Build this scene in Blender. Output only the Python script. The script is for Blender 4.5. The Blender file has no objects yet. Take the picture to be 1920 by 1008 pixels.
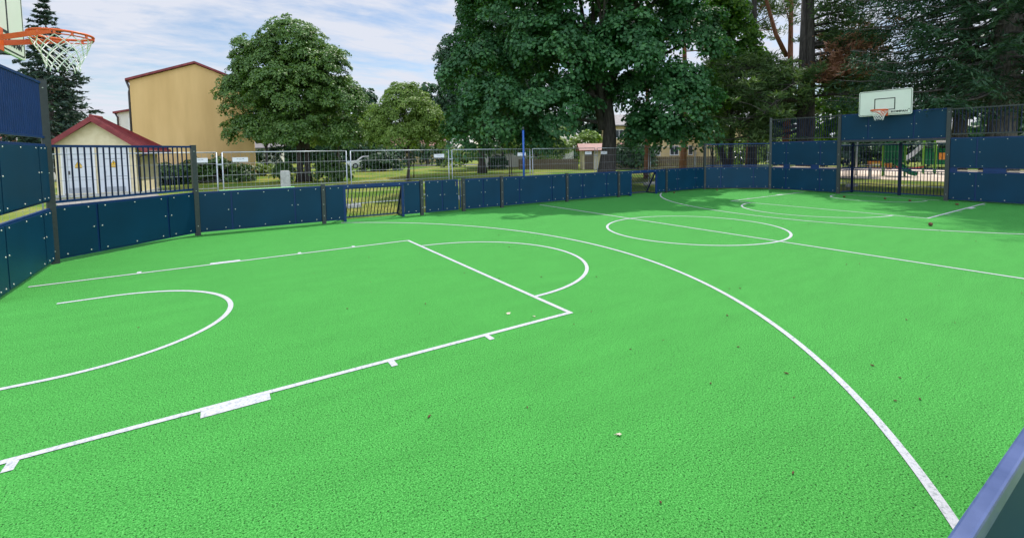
import bpy, math, random
import numpy as np
from mathutils import Vector, Matrix

random.seed(11)
rng = np.random.default_rng(11)
S = bpy.context.scene
COL = S.collection
R = math.radians

# ------------------------------------------------------------------ camera
FWD = Vector((0.55001, 0.83293, -0.06096)).normalized()
RT0 = Vector((math.cos(0.5836), -math.sin(0.5836), 0.0))
UP0 = RT0.cross(FWD)
ROLL = -0.0143
RT = RT0 * math.cos(ROLL) + UP0 * math.sin(ROLL)
UP = UP0 * math.cos(ROLL) - RT0 * math.sin(ROLL)
camd = bpy.data.cameras.new("camera")
cam = bpy.data.objects.new("camera", camd)
COL.objects.link(cam)
camd.sensor_width = 36.0
camd.lens = 864.34 / 1920 * 36
camd.shift_x = (960 - 979.6) / 1920
camd.shift_y = (335.9 - 504) / 1920
camd.clip_start = 0.02
camd.clip_end = 3000
cam.matrix_world = Matrix(((RT.x, UP.x, -FWD.x, -8.3729), (RT.y, UP.y, -FWD.y, -6.1174), (RT.z, UP.z, -FWD.z, 1.6901), (0, 0, 0, 1)))
S.camera = cam

# ------------------------------------------------------------------ light
SUN = Vector((0.52, 0.29, 1.0)).normalized()
elev = math.asin(SUN.z)
azim = math.atan2(SUN.x, SUN.y)
sund = bpy.data.lights.new("sun", 'SUN')
sund.energy = 4.4
sund.angle = R(0.55)
sund.color = (1.0, 0.955, 0.88)
sun = bpy.data.objects.new("sun", sund)
COL.objects.link(sun)
sun.rotation_euler = SUN.to_track_quat('Z', 'Y').to_euler()

W = bpy.data.worlds.new("World")
S.world = W
W.use_nodes = True
nt = W.node_tree
bg = nt.nodes['Background']
sky = nt.nodes.new('ShaderNodeTexSky')
sky.sky_type = 'NISHITA'
sky.sun_disc = False
sky.sun_elevation = elev
sky.sun_rotation = azim
sky.air_density = 1.0
sky.dust_density = 0.6
sky.ozone_density = 2.0
tc = nt.nodes.new('ShaderNodeTexCoord')
# thin streaky cloud veil: project the view direction on a high flat layer
sep = nt.nodes.new('ShaderNodeSeparateXYZ')
nt.links.new(tc.outputs['Generated'], sep.inputs[0])
mz = nt.nodes.new('ShaderNodeMath'); mz.operation = 'MAXIMUM'; mz.inputs[1].default_value = 0.0
nt.links.new(sep.outputs['Z'], mz.inputs[0])
mz2 = nt.nodes.new('ShaderNodeMath'); mz2.operation = 'ADD'; mz2.inputs[1].default_value = 0.16
nt.links.new(mz.outputs[0], mz2.inputs[0])
dx = nt.nodes.new('ShaderNodeMath'); dx.operation = 'DIVIDE'
dy = nt.nodes.new('ShaderNodeMath'); dy.operation = 'DIVIDE'
nt.links.new(sep.outputs['X'], dx.inputs[0]); nt.links.new(mz2.outputs[0], dx.inputs[1])
nt.links.new(sep.outputs['Y'], dy.inputs[0]); nt.links.new(mz2.outputs[0], dy.inputs[1])
cmb = nt.nodes.new('ShaderNodeCombineXYZ')
nt.links.new(dx.outputs[0], cmb.inputs[0]); nt.links.new(dy.outputs[0], cmb.inputs[1])
mp = nt.nodes.new('ShaderNodeMapping')
mp.inputs['Rotation'].default_value = (0, 0, R(20))
mp.inputs['Scale'].default_value = (0.85, 1.5, 1)
nt.links.new(cmb.outputs[0], mp.inputs['Vector'])
n1 = nt.nodes.new('ShaderNodeTexNoise'); n1.inputs['Scale'].default_value = 1.1; n1.inputs['Detail'].default_value = 9; n1.inputs['Roughness'].default_value = 0.6; n1.inputs['Distortion'].default_value = 0.5
nt.links.new(mp.outputs[0], n1.inputs['Vector'])
n2 = nt.nodes.new('ShaderNodeTexNoise'); n2.inputs['Scale'].default_value = 6.5; n2.inputs['Detail'].default_value = 8; n2.inputs['Roughness'].default_value = 0.6; n2.inputs['Distortion'].default_value = 0.35
nt.links.new(mp.outputs[0], n2.inputs['Vector'])
am = nt.nodes.new('ShaderNodeMath'); am.operation = 'MULTIPLY_ADD'; am.inputs[1].default_value = 0.42
nt.links.new(n2.outputs['Fac'], am.inputs[0]); nt.links.new(n1.outputs['Fac'], am.inputs[2])
cr = nt.nodes.new('ShaderNodeValToRGB')
cr.color_ramp.elements[0].position = 0.57; cr.color_ramp.elements[0].color = (0.10, 0.10, 0.10, 1)
cr.color_ramp.elements[1].position = 0.80; cr.color_ramp.elements[1].color = (0.97, 0.97, 0.97, 1)
nt.links.new(am.outputs[0], cr.inputs[0])
mx = nt.nodes.new('ShaderNodeMix'); mx.data_type = 'RGBA'
nt.links.new(cr.outputs['Color'], mx.inputs['Factor'])
nt.links.new(sky.outputs[0], mx.inputs[6])
mx.inputs[7].default_value = (5.5, 5.75, 6.45, 1)
# veil brightness added overhead and behind the camera, out of view, to fill shaded fronts
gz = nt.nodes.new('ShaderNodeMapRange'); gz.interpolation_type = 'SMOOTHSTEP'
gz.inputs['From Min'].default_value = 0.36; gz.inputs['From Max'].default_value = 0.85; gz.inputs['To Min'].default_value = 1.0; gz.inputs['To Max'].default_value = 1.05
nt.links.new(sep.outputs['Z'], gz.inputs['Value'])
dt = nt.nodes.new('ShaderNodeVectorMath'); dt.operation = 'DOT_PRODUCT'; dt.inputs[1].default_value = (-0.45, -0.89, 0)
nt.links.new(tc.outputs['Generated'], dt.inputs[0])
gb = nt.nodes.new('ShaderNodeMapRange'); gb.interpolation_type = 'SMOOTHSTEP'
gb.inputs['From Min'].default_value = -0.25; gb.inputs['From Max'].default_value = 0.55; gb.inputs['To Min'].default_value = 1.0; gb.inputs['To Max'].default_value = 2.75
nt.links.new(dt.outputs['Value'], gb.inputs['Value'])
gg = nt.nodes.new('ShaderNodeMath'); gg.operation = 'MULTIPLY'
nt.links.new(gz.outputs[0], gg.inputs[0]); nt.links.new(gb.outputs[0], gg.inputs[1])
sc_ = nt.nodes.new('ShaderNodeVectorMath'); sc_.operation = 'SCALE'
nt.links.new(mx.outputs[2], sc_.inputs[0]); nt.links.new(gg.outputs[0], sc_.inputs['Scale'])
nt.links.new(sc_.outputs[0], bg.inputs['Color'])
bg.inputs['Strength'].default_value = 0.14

S.view_settings.view_transform = 'Standard'
S.view_settings.look = 'None'
S.view_settings.exposure = 0.0
S.view_settings.gamma = 1.0
S.cycles.max_bounces = 6
S.cycles.transparent_max_bounces = 8


# ------------------------------------------------------------------ materials
def mat(name, c1, c2=None, scale=8.0, rough=0.6, bump=0.0, bscale=None, metal=0.0, spec=0.5, stretch=None, detail=5, ramp=(0.35, 0.65), coat=0.0, bdist=0.01):
    m = bpy.data.materials.new(name)
    m.use_nodes = True
    t = m.node_tree
    b = t.nodes['Principled BSDF']
    b.inputs['Base Color'].default_value = (*c1, 1)
    b.inputs['Roughness'].default_value = rough
    b.inputs['Metallic'].default_value = metal
    b.inputs['Specular IOR Level'].default_value = spec
    b.inputs['Coat Weight'].default_value = coat
    vec = None
    if c2 is not None or bump:
        c = t.nodes.new('ShaderNodeTexCoord')
        vec = c.outputs['Object']
        if stretch:
            g = t.nodes.new('ShaderNodeMapping'); g.inputs['Scale'].default_value = stretch
            t.links.new(vec, g.inputs['Vector']); vec = g.outputs[0]
    if c2 is not None:
        n = t.nodes.new('ShaderNodeTexNoise'); n.inputs['Scale'].default_value = scale; n.inputs['Detail'].default_value = detail
        t.links.new(vec, n.inputs['Vector'])
        r = t.nodes.new('ShaderNodeValToRGB')
        r.color_ramp.elements[0].position = ramp[0]; r.color_ramp.elements[0].color = (*c1, 1)
        r.color_ramp.elements[1].position = ramp[1]; r.color_ramp.elements[1].color = (*c2, 1)
        t.links.new(n.outputs['Fac'], r.inputs[0]); t.links.new(r.outputs[0], b.inputs['Base Color'])
    if bump:
        n = t.nodes.new('ShaderNodeTexNoise'); n.inputs['Scale'].default_value = bscale or scale * 4; n.inputs['Detail'].default_value = 4
        t.links.new(vec, n.inputs['Vector'])
        bp = t.nodes.new('ShaderNodeBump'); bp.inputs['Strength'].default_value = bump; bp.inputs['Distance'].default_value = bdist
        t.links.new(n.outputs['Fac'], bp.inputs['Height']); t.links.new(bp.outputs[0], b.inputs['Normal'])
    return m


def leafmat(name, dark, mid, light, trans=0.25, rough=0.5, spec=0.35):
    m = bpy.data.materials.new(name)
    m.use_nodes = True
    t = m.node_tree
    b = t.nodes['Principled BSDF']
    a = t.nodes.new('ShaderNodeAttribute'); a.attribute_name = 'tint'
    r = t.nodes.new('ShaderNodeValToRGB')
    r.color_ramp.elements[0].color = (*dark, 1)
    r.color_ramp.elements[1].color = (*light, 1)
    e = r.color_ramp.elements.new(0.5); e.color = (*mid, 1)
    t.links.new(a.outputs['Fac'], r.inputs[0])
    t.links.new(r.outputs[0], b.inputs['Base Color'])
    b.inputs['Roughness'].default_value = rough
    b.inputs['Specular IOR Level'].default_value = spec
    tr = t.nodes.new('ShaderNodeBsdfTranslucent')
    br = t.nodes.new('ShaderNodeMixRGB'); br.blend_type = 'MULTIPLY'; br.inputs[0].default_value = 1; br.inputs[2].default_value = (1.5, 1.6, 0.5, 1)
    t.links.new(r.outputs[0], br.inputs[1]); t.links.new(br.outputs[0], tr.inputs['Color'])
    mxs = t.nodes.new('ShaderNodeMixShader'); mxs.inputs[0].default_value = trans
    t.links.new(b.outputs[0], mxs.inputs[1]); t.links.new(tr.outputs[0], mxs.inputs[2])
    t.links.new(mxs.outputs[0], t.nodes['Material Output'].inputs['Surface'])
    return m


def turf_material():
    m = bpy.data.materials.new('green_court_turf')
    m.use_nodes = True
    t = m.node_tree; L = t.links
    b = t.nodes['Principled BSDF']
    c = t.nodes.new('ShaderNodeTexCoord')
    # fine granules
    n = t.nodes.new('ShaderNodeTexNoise'); n.inputs['Scale'].default_value = 115; n.inputs['Detail'].default_value = 4; n.inputs['Roughness'].default_value = 0.9
    L.new(c.outputs['Object'], n.inputs['Vector'])
    r = t.nodes.new('ShaderNodeValToRGB')
    r.color_ramp.elements[0].position = 0.36; r.color_ramp.elements[0].color = (0.005, 0.060, 0.009, 1)
    r.color_ramp.elements[1].position = 0.66; r.color_ramp.elements[1].color = (0.150, 0.500, 0.130, 1)
    e = r.color_ramp.elements.new(0.50); e.color = (0.047, 0.285, 0.044, 1)
    L.new(n.outputs['Fac'], r.inputs[0])
    # broad brushing of the pile
    g = t.nodes.new('ShaderNodeMapping'); g.inputs['Scale'].default_value = (1.0, 3.2, 1); g.inputs['Rotation'].default_value = (0, 0, R(8))
    L.new(c.outputs['Object'], g.inputs['Vector'])
    n2 = t.nodes.new('ShaderNodeTexNoise'); n2.inputs['Scale'].default_value = 1.3; n2.inputs['Detail'].default_value = 7; n2.inputs['Roughness'].default_value = 0.65
    L.new(g.outputs[0], n2.inputs['Vector'])
    mr = t.nodes.new('ShaderNodeMapRange'); mr.inputs['From Min'].default_value = 0.3; mr.inputs['From Max'].default_value = 0.7; mr.inputs['To Min'].default_value = 0.92; mr.inputs['To Max'].default_value = 1.07
    L.new(n2.outputs['Fac'], mr.inputs['Value'])
    mu = t.nodes.new('ShaderNodeMixRGB'); mu.blend_type = 'MULTIPLY'; mu.inputs[0].default_value = 1
    L.new(r.outputs[0], mu.inputs[1]); L.new(mr.outputs[0], mu.inputs[2])
    # sparse dark and pale granules
    n3 = t.nodes.new('ShaderNodeTexNoise'); n3.inputs['Scale'].default_value = 95; n3.inputs['Detail'].default_value = 2
    L.new(c.outputs['Object'], n3.inputs['Vector'])
    r3 = t.nodes.new('ShaderNodeValToRGB')
    r3.color_ramp.elements[0].position = 0.33; r3.color_ramp.elements[0].color = (0.18, 0.20, 0.18, 1)
    r3.color_ramp.elements[1].position = 0.42; r3.color_ramp.elements[1].color = (1, 1, 1, 1)
    e = r3.color_ramp.elements.new(0.68); e.color = (1, 1, 1, 1)
    e = r3.color_ramp.elements.new(0.76); e.color = (1.9, 1.5, 1.9, 1)
    L.new(n3.outputs['Fac'], r3.inputs[0])
    n4 = t.nodes.new('ShaderNodeTexNoise'); n4.inputs['Scale'].default_value = 24; n4.inputs['Detail'].default_value = 6; n4.inputs['Roughness'].default_value = 0.8
    L.new(g.outputs[0], n4.inputs['Vector'])
    m4 = t.nodes.new('ShaderNodeMapRange'); m4.inputs['From Min'].default_value = 0.3; m4.inputs['From Max'].default_value = 0.7; m4.inputs['To Min'].default_value = 0.84; m4.inputs['To Max'].default_value = 1.14
    L.new(n4.outputs['Fac'], m4.inputs['Value'])
    mu4 = t.nodes.new('ShaderNodeMixRGB'); mu4.blend_type = 'MULTIPLY'; mu4.inputs[0].default_value = 1
    L.new(mu.outputs[0], mu4.inputs[1]); L.new(m4.outputs[0], mu4.inputs[2]); mu = mu4
    mu2 = t.nodes.new('ShaderNodeMixRGB'); mu2.blend_type = 'MULTIPLY'; mu2.inputs[0].default_value = 1
    L.new(mu.outputs[0], mu2.inputs[1]); L.new(r3.outputs[0], mu2.inputs[2])
    L.new(mu2.outputs[0], b.inputs['Base Color'])
    b.inputs['Roughness'].default_value = 0.9
    b.inputs['Specular IOR Level'].default_value = 0.15
    b.inputs['Sheen Weight'].default_value = 0.0
    b.inputs['Sheen Tint'].default_value = (0.8, 1, 0.8, 1)
    bp = t.nodes.new('ShaderNodeBump'); bp.inputs['Strength'].default_value = 0.5; bp.inputs['Distance'].default_value = 0.007
    L.new(n.outputs['Fac'], bp.inputs['Height']); L.new(bp.outputs[0], b.inputs['Normal'])
    return m


M = dict(
    turf=turf_material(),
    line=mat('white_line_turf', (0.27, 0.30, 0.31), (0.48, 0.49, 0.52), 55, 0.85, 0.5, 150, spec=0.2, detail=8, ramp=(0.30, 0.50)),
    board=mat('blue_board', (0.0006, 0.028, 0.060), (0.001, 0.040, 0.087), 1.3, 0.46, 0.03, 260, spec=0.2, detail=9, ramp=(0.25, 0.8)),
    rail=mat('navy_rail_paint', (0.003, 0.027, 0.105), (0.004, 0.033, 0.130), 5, 0.4, spec=0.3),
    toprail=mat('sky_paled_blue_rail', (0.040, 0.070, 0.18), (0.075, 0.110, 0.25), 9, 0.33, 0.04, 300, spec=0.7, coat=0.3),  # rail blue lightened, sky reflection put into the colour
    bar=mat('dark_navy_bar', (0.005, 0.012, 0.040), None, rough=0.5, spec=0.25),
    post=mat('grey_green_post', (0.024, 0.031, 0.031), (0.036, 0.043, 0.043), 20, 0.5),
    bolt=mat('pale_bolt_cap', (0.62, 0.60, 0.52), rough=0.4),
    hoard=mat('backboard_cream', (0.66, 0.70, 0.60), (0.71, 0.75, 0.65), 3, 0.4),
    black=mat('black_print', (0.012, 0.012, 0.014), rough=0.5),
    orange=mat('orange_rim_paint', (0.62, 0.085, 0.015), (0.70, 0.12, 0.02), 14, 0.4),
    net=mat('white_net_cord', (0.80, 0.80, 0.76), rough=0.8),
    zinc=mat('galvanised_steel', (0.36, 0.40, 0.43), (0.46, 0.50, 0.53), 14, 0.42, metal=0.55),
    wire=mat('galvanised_wire', (0.33, 0.36, 0.38), rough=0.5, metal=0.4),
    sign=mat('white_sign_plate', (0.74, 0.76, 0.78), rough=0.5),
    concrete=mat('pale_concrete', (0.36, 0.36, 0.35), (0.52, 0.52, 0.51), 9, 0.85, 0.3, 60),
    seat=mat('pale_timber_seat', (0.56, 0.42, 0.30), (0.70, 0.56, 0.42), 9, 0.7, stretch=(1, 14, 6)),
    pole=mat('blue_pole_paint', (0.012, 0.09, 0.36), rough=0.35),
    lawn=mat('mown_grass', (0.085, 0.175, 0.022), (0.29, 0.27, 0.070), 0.32, 0.95, 0.8, 30, spec=0.1, detail=9, ramp=(0.40, 0.66), bdist=0.05),
    blade=leafmat('grass_blades', (0.07, 0.13, 0.018), (0.13, 0.20, 0.03), (0.28, 0.25, 0.08), 0.3),
    path=mat('grey_gravel_path', (0.19, 0.175, 0.15), (0.29, 0.27, 0.235), 3, 0.95, 0.5, 70),
    sand=mat('pale_play_sand', (0.58, 0.46, 0.36), (0.70, 0.58, 0.46), 4, 0.95, 0.4, 40),
    asphalt=mat('grey_asphalt', (0.10, 0.10, 0.105), (0.16, 0.16, 0.16), 2, 0.9),
    ochre=mat('ochre_render', (0.62, 0.405, 0.165), (0.72, 0.485, 0.21), 0.9, 0.92, 0.25, 40, stretch=(1.6, 1.6, 0.25), detail=9),
    cream=mat('cream_render', (0.66, 0.57, 0.36), (0.74, 0.65, 0.44), 5, 0.95, 0.6, 38, bdist=0.02),
    yellow=mat('yellow_render', (0.56, 0.43, 0.21), (0.64, 0.50, 0.26), 0.7, 0.9),
    white=mat('white_render', (0.66, 0.65, 0.61), (0.74, 0.73, 0.69), 1.2, 0.9),
    red=mat('red_roof_sheet', (0.16, 0.018, 0.022), (0.24, 0.034, 0.038), 4, 0.5, spec=0.4),
    redpale=mat('faded_red_roof', (0.21, 0.07, 0.06), (0.28, 0.105, 0.085), 3, 0.6),
    greyroof=mat('grey_roof', (0.15, 0.14, 0.14), (0.22, 0.20, 0.20), 2, 0.7),
    gutter=mat('dark_gutter', (0.035, 0.030, 0.032), rough=0.5),
    door=mat('pale_grey_metal_door', (0.55, 0.58, 0.63), (0.62, 0.65, 0.70), 2, 0.5),
    seam=mat('dark_door_seam', (0.12, 0.13, 0.15), rough=0.6),
    warn=mat('yellow_warning_plate', (0.80, 0.48, 0.02), rough=0.5),
    glass=mat('dark_window_glass', (0.03, 0.04, 0.05), rough=0.08, spec=0.8),
    frame=mat('white_window_frame', (0.72, 0.72, 0.72), rough=0.5),
    brownwood=mat('weathered_brown_boards', (0.11, 0.085, 0.065), (0.18, 0.14, 0.105), 6, 0.9, stretch=(8, 8, 0.6)),
    bark=mat('grey_brown_bark', (0.030, 0.026, 0.022), (0.080, 0.070, 0.060), 5, 0.95, 1.0, 9, stretch=(3, 3, 0.5), bdist=0.06),
    sprucebark=mat('grey_spruce_bark', (0.09, 0.082, 0.074), (0.19, 0.172, 0.152), 6, 0.95, 1.0, 12, stretch=(2.5, 2.5, 0.8), bdist=0.05),
    pinebark=mat('orange_pine_bark', (0.15, 0.060, 0.032), (0.28, 0.12, 0.065), 4, 0.9, 0.8, 10, stretch=(2, 2, 0.7), bdist=0.04),
    maple=leafmat('maple_leaf', (0.018, 0.068, 0.026), (0.038, 0.126, 0.044), (0.092, 0.225, 0.072), 0.26, 0.5, 0.3),
    linden=leafmat('linden_leaf', (0.034, 0.088, 0.016), (0.075, 0.165, 0.030), (0.17, 0.27, 0.055), 0.25, 0.45, 0.45),
    apple=leafmat('light_leaf', (0.078, 0.150, 0.024), (0.145, 0.240, 0.044), (0.25, 0.35, 0.085), 0.28),
    young=leafmat('backlit_leaf', (0.030, 0.095, 0.018), (0.070, 0.18, 0.026), (0.19, 0.32, 0.04), 0.55),
    dark=leafmat('dark_leaf', (0.014, 0.048, 0.020), (0.028, 0.082, 0.034), (0.055, 0.130, 0.046), 0.2, 0.5, 0.3),
    shrub=leafmat('shrub_leaf', (0.022, 0.062, 0.014), (0.050, 0.115, 0.026), (0.12, 0.20, 0.05), 0.25),
    spruce=leafmat('spruce_needle', (0.013, 0.040, 0.022), (0.029, 0.076, 0.038), (0.066, 0.130, 0.060), 0.16, 0.6, 0.25),
    bluespruce=leafmat('far_spruce_needle', (0.014, 0.036, 0.026), (0.030, 0.062, 0.044), (0.058, 0.10, 0.068), 0.1, 0.6, 0.25),
    pine=leafmat('pine_needle', (0.038, 0.080, 0.028), (0.085, 0.150, 0.050), (0.17, 0.24, 0.085), 0.25, 0.6, 0.25),
    dead=leafmat('dead_needle', (0.20, 0.09, 0.05), (0.38, 0.19, 0.115), (0.52, 0.30, 0.20), 0.2),
    cone=mat('brown_cone', (0.07, 0.028, 0.014), (0.15, 0.06, 0.03), 60, 0.9),
    deadleaf=mat('pale_dry_leaf', (0.55, 0.45, 0.36), (0.66, 0.56, 0.46), 20, 0.8),
    playgreen=mat('play_green_panel', (0.005, 0.17, 0.06), rough=0.5, spec=0.3),
    lime=mat('lime_post', (0.16, 0.42, 0.02), rough=0.45),
    playorange=mat('play_orange_panel', (0.70, 0.26, 0.03), rough=0.5),
    steel=mat('steel_slide', (0.62, 0.65, 0.72), rough=0.4, metal=0.4),
    playred=mat('play_red_panel', (0.50, 0.04, 0.04), rough=0.5),
    tyre=mat('black_tyre', (0.015, 0.015, 0.015), rough=0.8),
    carblack=mat('black_car_paint', (0.012, 0.013, 0.016), rough=0.2, coat=0.6),
    carwhite=mat('white_car_paint', (0.66, 0.67, 0.68), rough=0.25, coat=0.5),
    carlamp=mat('pale_headlamp', (0.8, 0.8, 0.82), rough=0.15),
    strip=mat('pale_green_rail_glare', (0.38, 0.78, 0.34), (0.45, 0.82, 0.40), 6, 0.6),
)


# ------------------------------------------------------------------ mesh helpers
class MB:
    def __init__(self):
        self.v = []; self.f = []; self.m = []; self.sm = []

    def face(self, pts, m=0):
        n = len(self.v); self.v += [tuple(p) for p in pts]; self.f.append(tuple(range(n, n + len(pts)))); self.m.append(m); self.sm.append(False)

    def box(self, c, s, m=0, rot=None):
        cx, cy, cz = c; a, b, d = s[0] / 2, s[1] / 2, s[2] / 2
        n = len(self.v)
        for sx, sy, sz in ((-1, -1, -1), (1, -1, -1), (1, 1, -1), (-1, 1, -1), (-1, -1, 1), (1, -1, 1), (1, 1, 1), (-1, 1, 1)):
            p = Vector((sx * a, sy * b, sz * d))
            if rot is not None: p = rot @ p
            self.v.append((cx + p.x, cy + p.y, cz + p.z))
        for q in ((0, 3, 2, 1), (4, 5, 6, 7), (0, 1, 5, 4), (1, 2, 6, 5), (2, 3, 7, 6), (3, 0, 4, 7)):
            self.f.append(tuple(n + i for i in q)); self.m.append(m); self.sm.append(False)
        return self

    def span(self, lo, hi, m=0):
        return self.box([(lo[i] + hi[i]) / 2 for i in range(3)], [hi[i] - lo[i] for i in range(3)], m)

    def beam(self, p, q, w, h, m=0, roll=None):
        p = Vector(p); q = Vector(q); d = q - p; L = d.length; x = d / L
        up = Vector((0, 0, 1)) if abs(x.z) < 0.95 else Vector((0, 1, 0))
        y = up.cross(x).normalized(); z = x.cross(y)
        rot = Matrix((x, y, z)).transposed()
        return self.box((p + q) / 2, (L, w, h), m, rot)

    def tube(self, pts, rad, n=8, m=0, cap=True, closed=False):
        pts = [Vector(p) for p in pts]; k = len(pts)
        if not hasattr(rad, '__len__'): rad = [rad] * k
        base = len(self.v)
        prev = None
        for i, p in enumerate(pts):
            if closed: d = pts[(i + 1) % k] - pts[i - 1]
            else: d = pts[min(i + 1, k - 1)] - pts[max(i - 1, 0)]
            d.normalize()
            if prev is None:
                u = d.cross(Vector((0, 0, 1)))
                if u.length < 0.05: u = d.cross(Vector((1, 0, 0)))
                u.normalize()
            else:
                u = (prev - d * prev.dot(d))
                if u.length < 1e-4: u = d.orthogonal()
                u.normalize()
            prev = u; w = d.cross(u)
            for j in range(n):
                a = 2 * math.pi * j / n
                self.v.append(tuple(p + (u * math.cos(a) + w * math.sin(a)) * rad[i]))
        for i in range(k if closed else k - 1):
            i2 = (i + 1) % k
            for j in range(n):
                j2 = (j + 1) % n
                self.f.append((base + i * n + j, base + i * n + j2, base + i2 * n + j2, base + i2 * n + j)); self.m.append(m); self.sm.append(True)
        if cap and not closed:
            self.f.append(tuple(base + j for j in range(n))[::-1]); self.m.append(m); self.sm.append(False)
            self.f.append(tuple(base + (k - 1) * n + j for j in range(n))); self.m.append(m); self.sm.append(False)
        return self

    def dome(self, c, nrm, r, m=0):
        nrm = Vector(nrm).normalized(); u = nrm.orthogonal().normalized(); w = nrm.cross(u); c = Vector(c)
        b = len(self.v)
        for rr, h in ((1, 0), (0.75, 0.5)):
            for j in range(6):
                a = j * math.pi / 3
                self.v.append(tuple(c + (u * math.cos(a) + w * math.sin(a)) * r * rr + nrm * r * h))
        for j in range(6):
            self.f.append((b + j, b + (j + 1) % 6, b + 6 + (j + 1) % 6, b + 6 + j)); self.m.append(m); self.sm.append(True)
        self.f.append(tuple(b + 6 + j for j in range(6))); self.m.append(m); self.sm.append(True)

    def prism(self, poly, lo, hi, axis=1, m=0):
        """extrude a 2D outline (in the two other axes) along axis from lo to hi"""
        def P(p, t):
            if axis == 1: return (p[0], t, p[1])
            if axis == 0: return (t, p[0], p[1])
            return (p[0], p[1], t)
        n = len(poly); b = len(self.v)
        self.v += [P(p, lo) for p in poly] + [P(p, hi) for p in poly]
        self.f.append(tuple(range(b, b + n))); self.f.append(tuple(range(b + n, b + 2 * n))[::-1]); self.m += [m, m]; self.sm += [False, False]
        for i in range(n):
            j = (i + 1) % n
            self.f.append((b + i, b + n + i, b + n + j, b + j)); self.m.append(m); self.sm.append(False)
        return self

    def build(self, name, mats, parent=None, bevel=0.0, loc=None, fix=False):
        me = bpy.data.meshes.new(name)
        me.from_pydata(self.v, [], self.f)
        if not isinstance(mats, (list, tuple)): mats = [mats]
        for m in mats: me.materials.append(m)
        me.polygons.foreach_set('material_index', self.m)
        me.polygons.foreach_set('use_smooth', self.sm)
        me.update()
        o = bpy.data.objects.new(name, me)
        COL.objects.link(o)
        if parent is not None: o.parent = parent
        if loc is not None: o.location = loc
        if bevel:
            b = o.modifiers.new('bevel', 'BEVEL'); b.width = bevel; b.segments = 2; b.limit_method = 'ANGLE'
        return o


def tag(o, label=None, cat=None, group=None, kind=None):
    if label: o['label'] = label
    if cat: o['category'] = cat
    if group: o['group'] = group
    if kind: o['kind'] = kind
    return o


def thing(name, label, cat, loc=(0, 0, 0), rz=0.0, group=None):
    o = bpy.data.objects.new(name, None)
    COL.objects.link(o)
    o.location = loc; o.rotation_euler = (0, 0, rz)
    o.empty_display_size = 0.2
    return tag(o, label, cat, group)


def copy_tree(o, loc, rz=0.0, label=None, scale=None):
    c = o.copy(); COL.objects.link(c)
    c.location = loc; c.rotation_euler = (0, 0, rz)
    if scale: c.scale = scale
    if label: c['label'] = label

    def rec(a, b):
        for ch in a.children:
            d = ch.copy(); COL.objects.link(d); d.parent = b
            rec(ch, d)
    rec(o, c)
    return c


def frame2(A, B):
    """start, length, yaw of the wall line A-B (local +X along it, local +Y away from the court)"""
    d = (B[0] - A[0], B[1] - A[1])
    return (A[0], A[1], 0.0), math.hypot(*d), math.atan2(d[1], d[0])


# ------------------------------------------------------------------ ground sheets
def sheet(name, poly, z, m, kind='structure'):
    b = MB(); b.face([(x, y, z) for x, y in poly])
    return tag(b.build(name, m), kind=kind)


sheet('lawn', [(-900, -900), (900, -900), (900, 900), (-900, 900)], -0.03, M['lawn'])
L0 = (-10.61, 4.10); P1 = (-8.79, 5.82); P2 = (-6.28, 5.80); P3 = (-3.81, 5.76); P4 = (-2.57, 5.74); P5 = (-1.30, 5.74)
P6 = (1.20, 5.73); P7 = (3.50, 5.66); P8 = (6.05, 5.65); P9 = (8.38, 5.60); P10 = (10.19, 3.87); GL = (10.17, 1.40); GR = (10.02, -1.58)
E1 = (10.02, -4.08); E2 = (8.25, -5.84); LA = (-10.59, 1.60); LB = (-10.59, -1.60); LC = (-10.59, -4.10); LD = (-8.80, -5.84)
court = [(-11.05, 4.25), (-8.95, 6.22), (8.5, 6.22), (10.55, 4.1), (10.7, 1.55), (11.45, 1.55), (11.45, -1.7), (10.5, -1.75), (10.5, -4.3), (8.45, -6.02), (-8.95, -6.02), (-11.05, -4.25)]
b = MB(); b.prism(court, -0.06, 0.0, axis=2)
tag(b.build('court', M['turf']), kind='structure')
sheet('path', [(-11.0, 6.0), (-8.5, 7.6), (-10.2, 17), (-10.7, 20.4), (-14.2, 20.4), (-11.9, 12)], -0.022, M['path'])
sheet('sand', [(19.9, -22), (19.9, 6.6), (22, 9.5), (34, 10.5), (36, -22)], -0.02, M['sand'])
sheet('road', [(-40, 62), (14, 50), (60, 12), (62, 15), (16, 55), (-40, 68)], -0.018, M['asphalt'])

# ------------------------------------------------------------------ court markings
LW = 0.05
mk = MB()


def ln(x0, y0, x1, y1, w=LW, z=0.004):
    d = Vector((x1 - x0, y1 - y0, 0)).normalized(); n = Vector((-d.y, d.x, 0)) * w / 2
    mk.face([(x0 - n.x, y0 - n.y, z), (x1 - n.x, y1 - n.y, z), (x1 + n.x, y1 + n.y, z), (x0 + n.x, y0 + n.y, z)])


def arc(cx, cy, r, a0, a1, w=LW, z=0.004, n=72):
    for i in range(n):
        a, c = a0 + (a1 - a0) * i / n, a0 + (a1 - a0) * (i + 1) / n
        mk.face([(cx + (r + s) * math.cos(t), cy + (r + s) * math.sin(t), z) for s, t in ((-w / 2, a), (w / 2, a), (w / 2, c), (-w / 2, c))])


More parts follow.
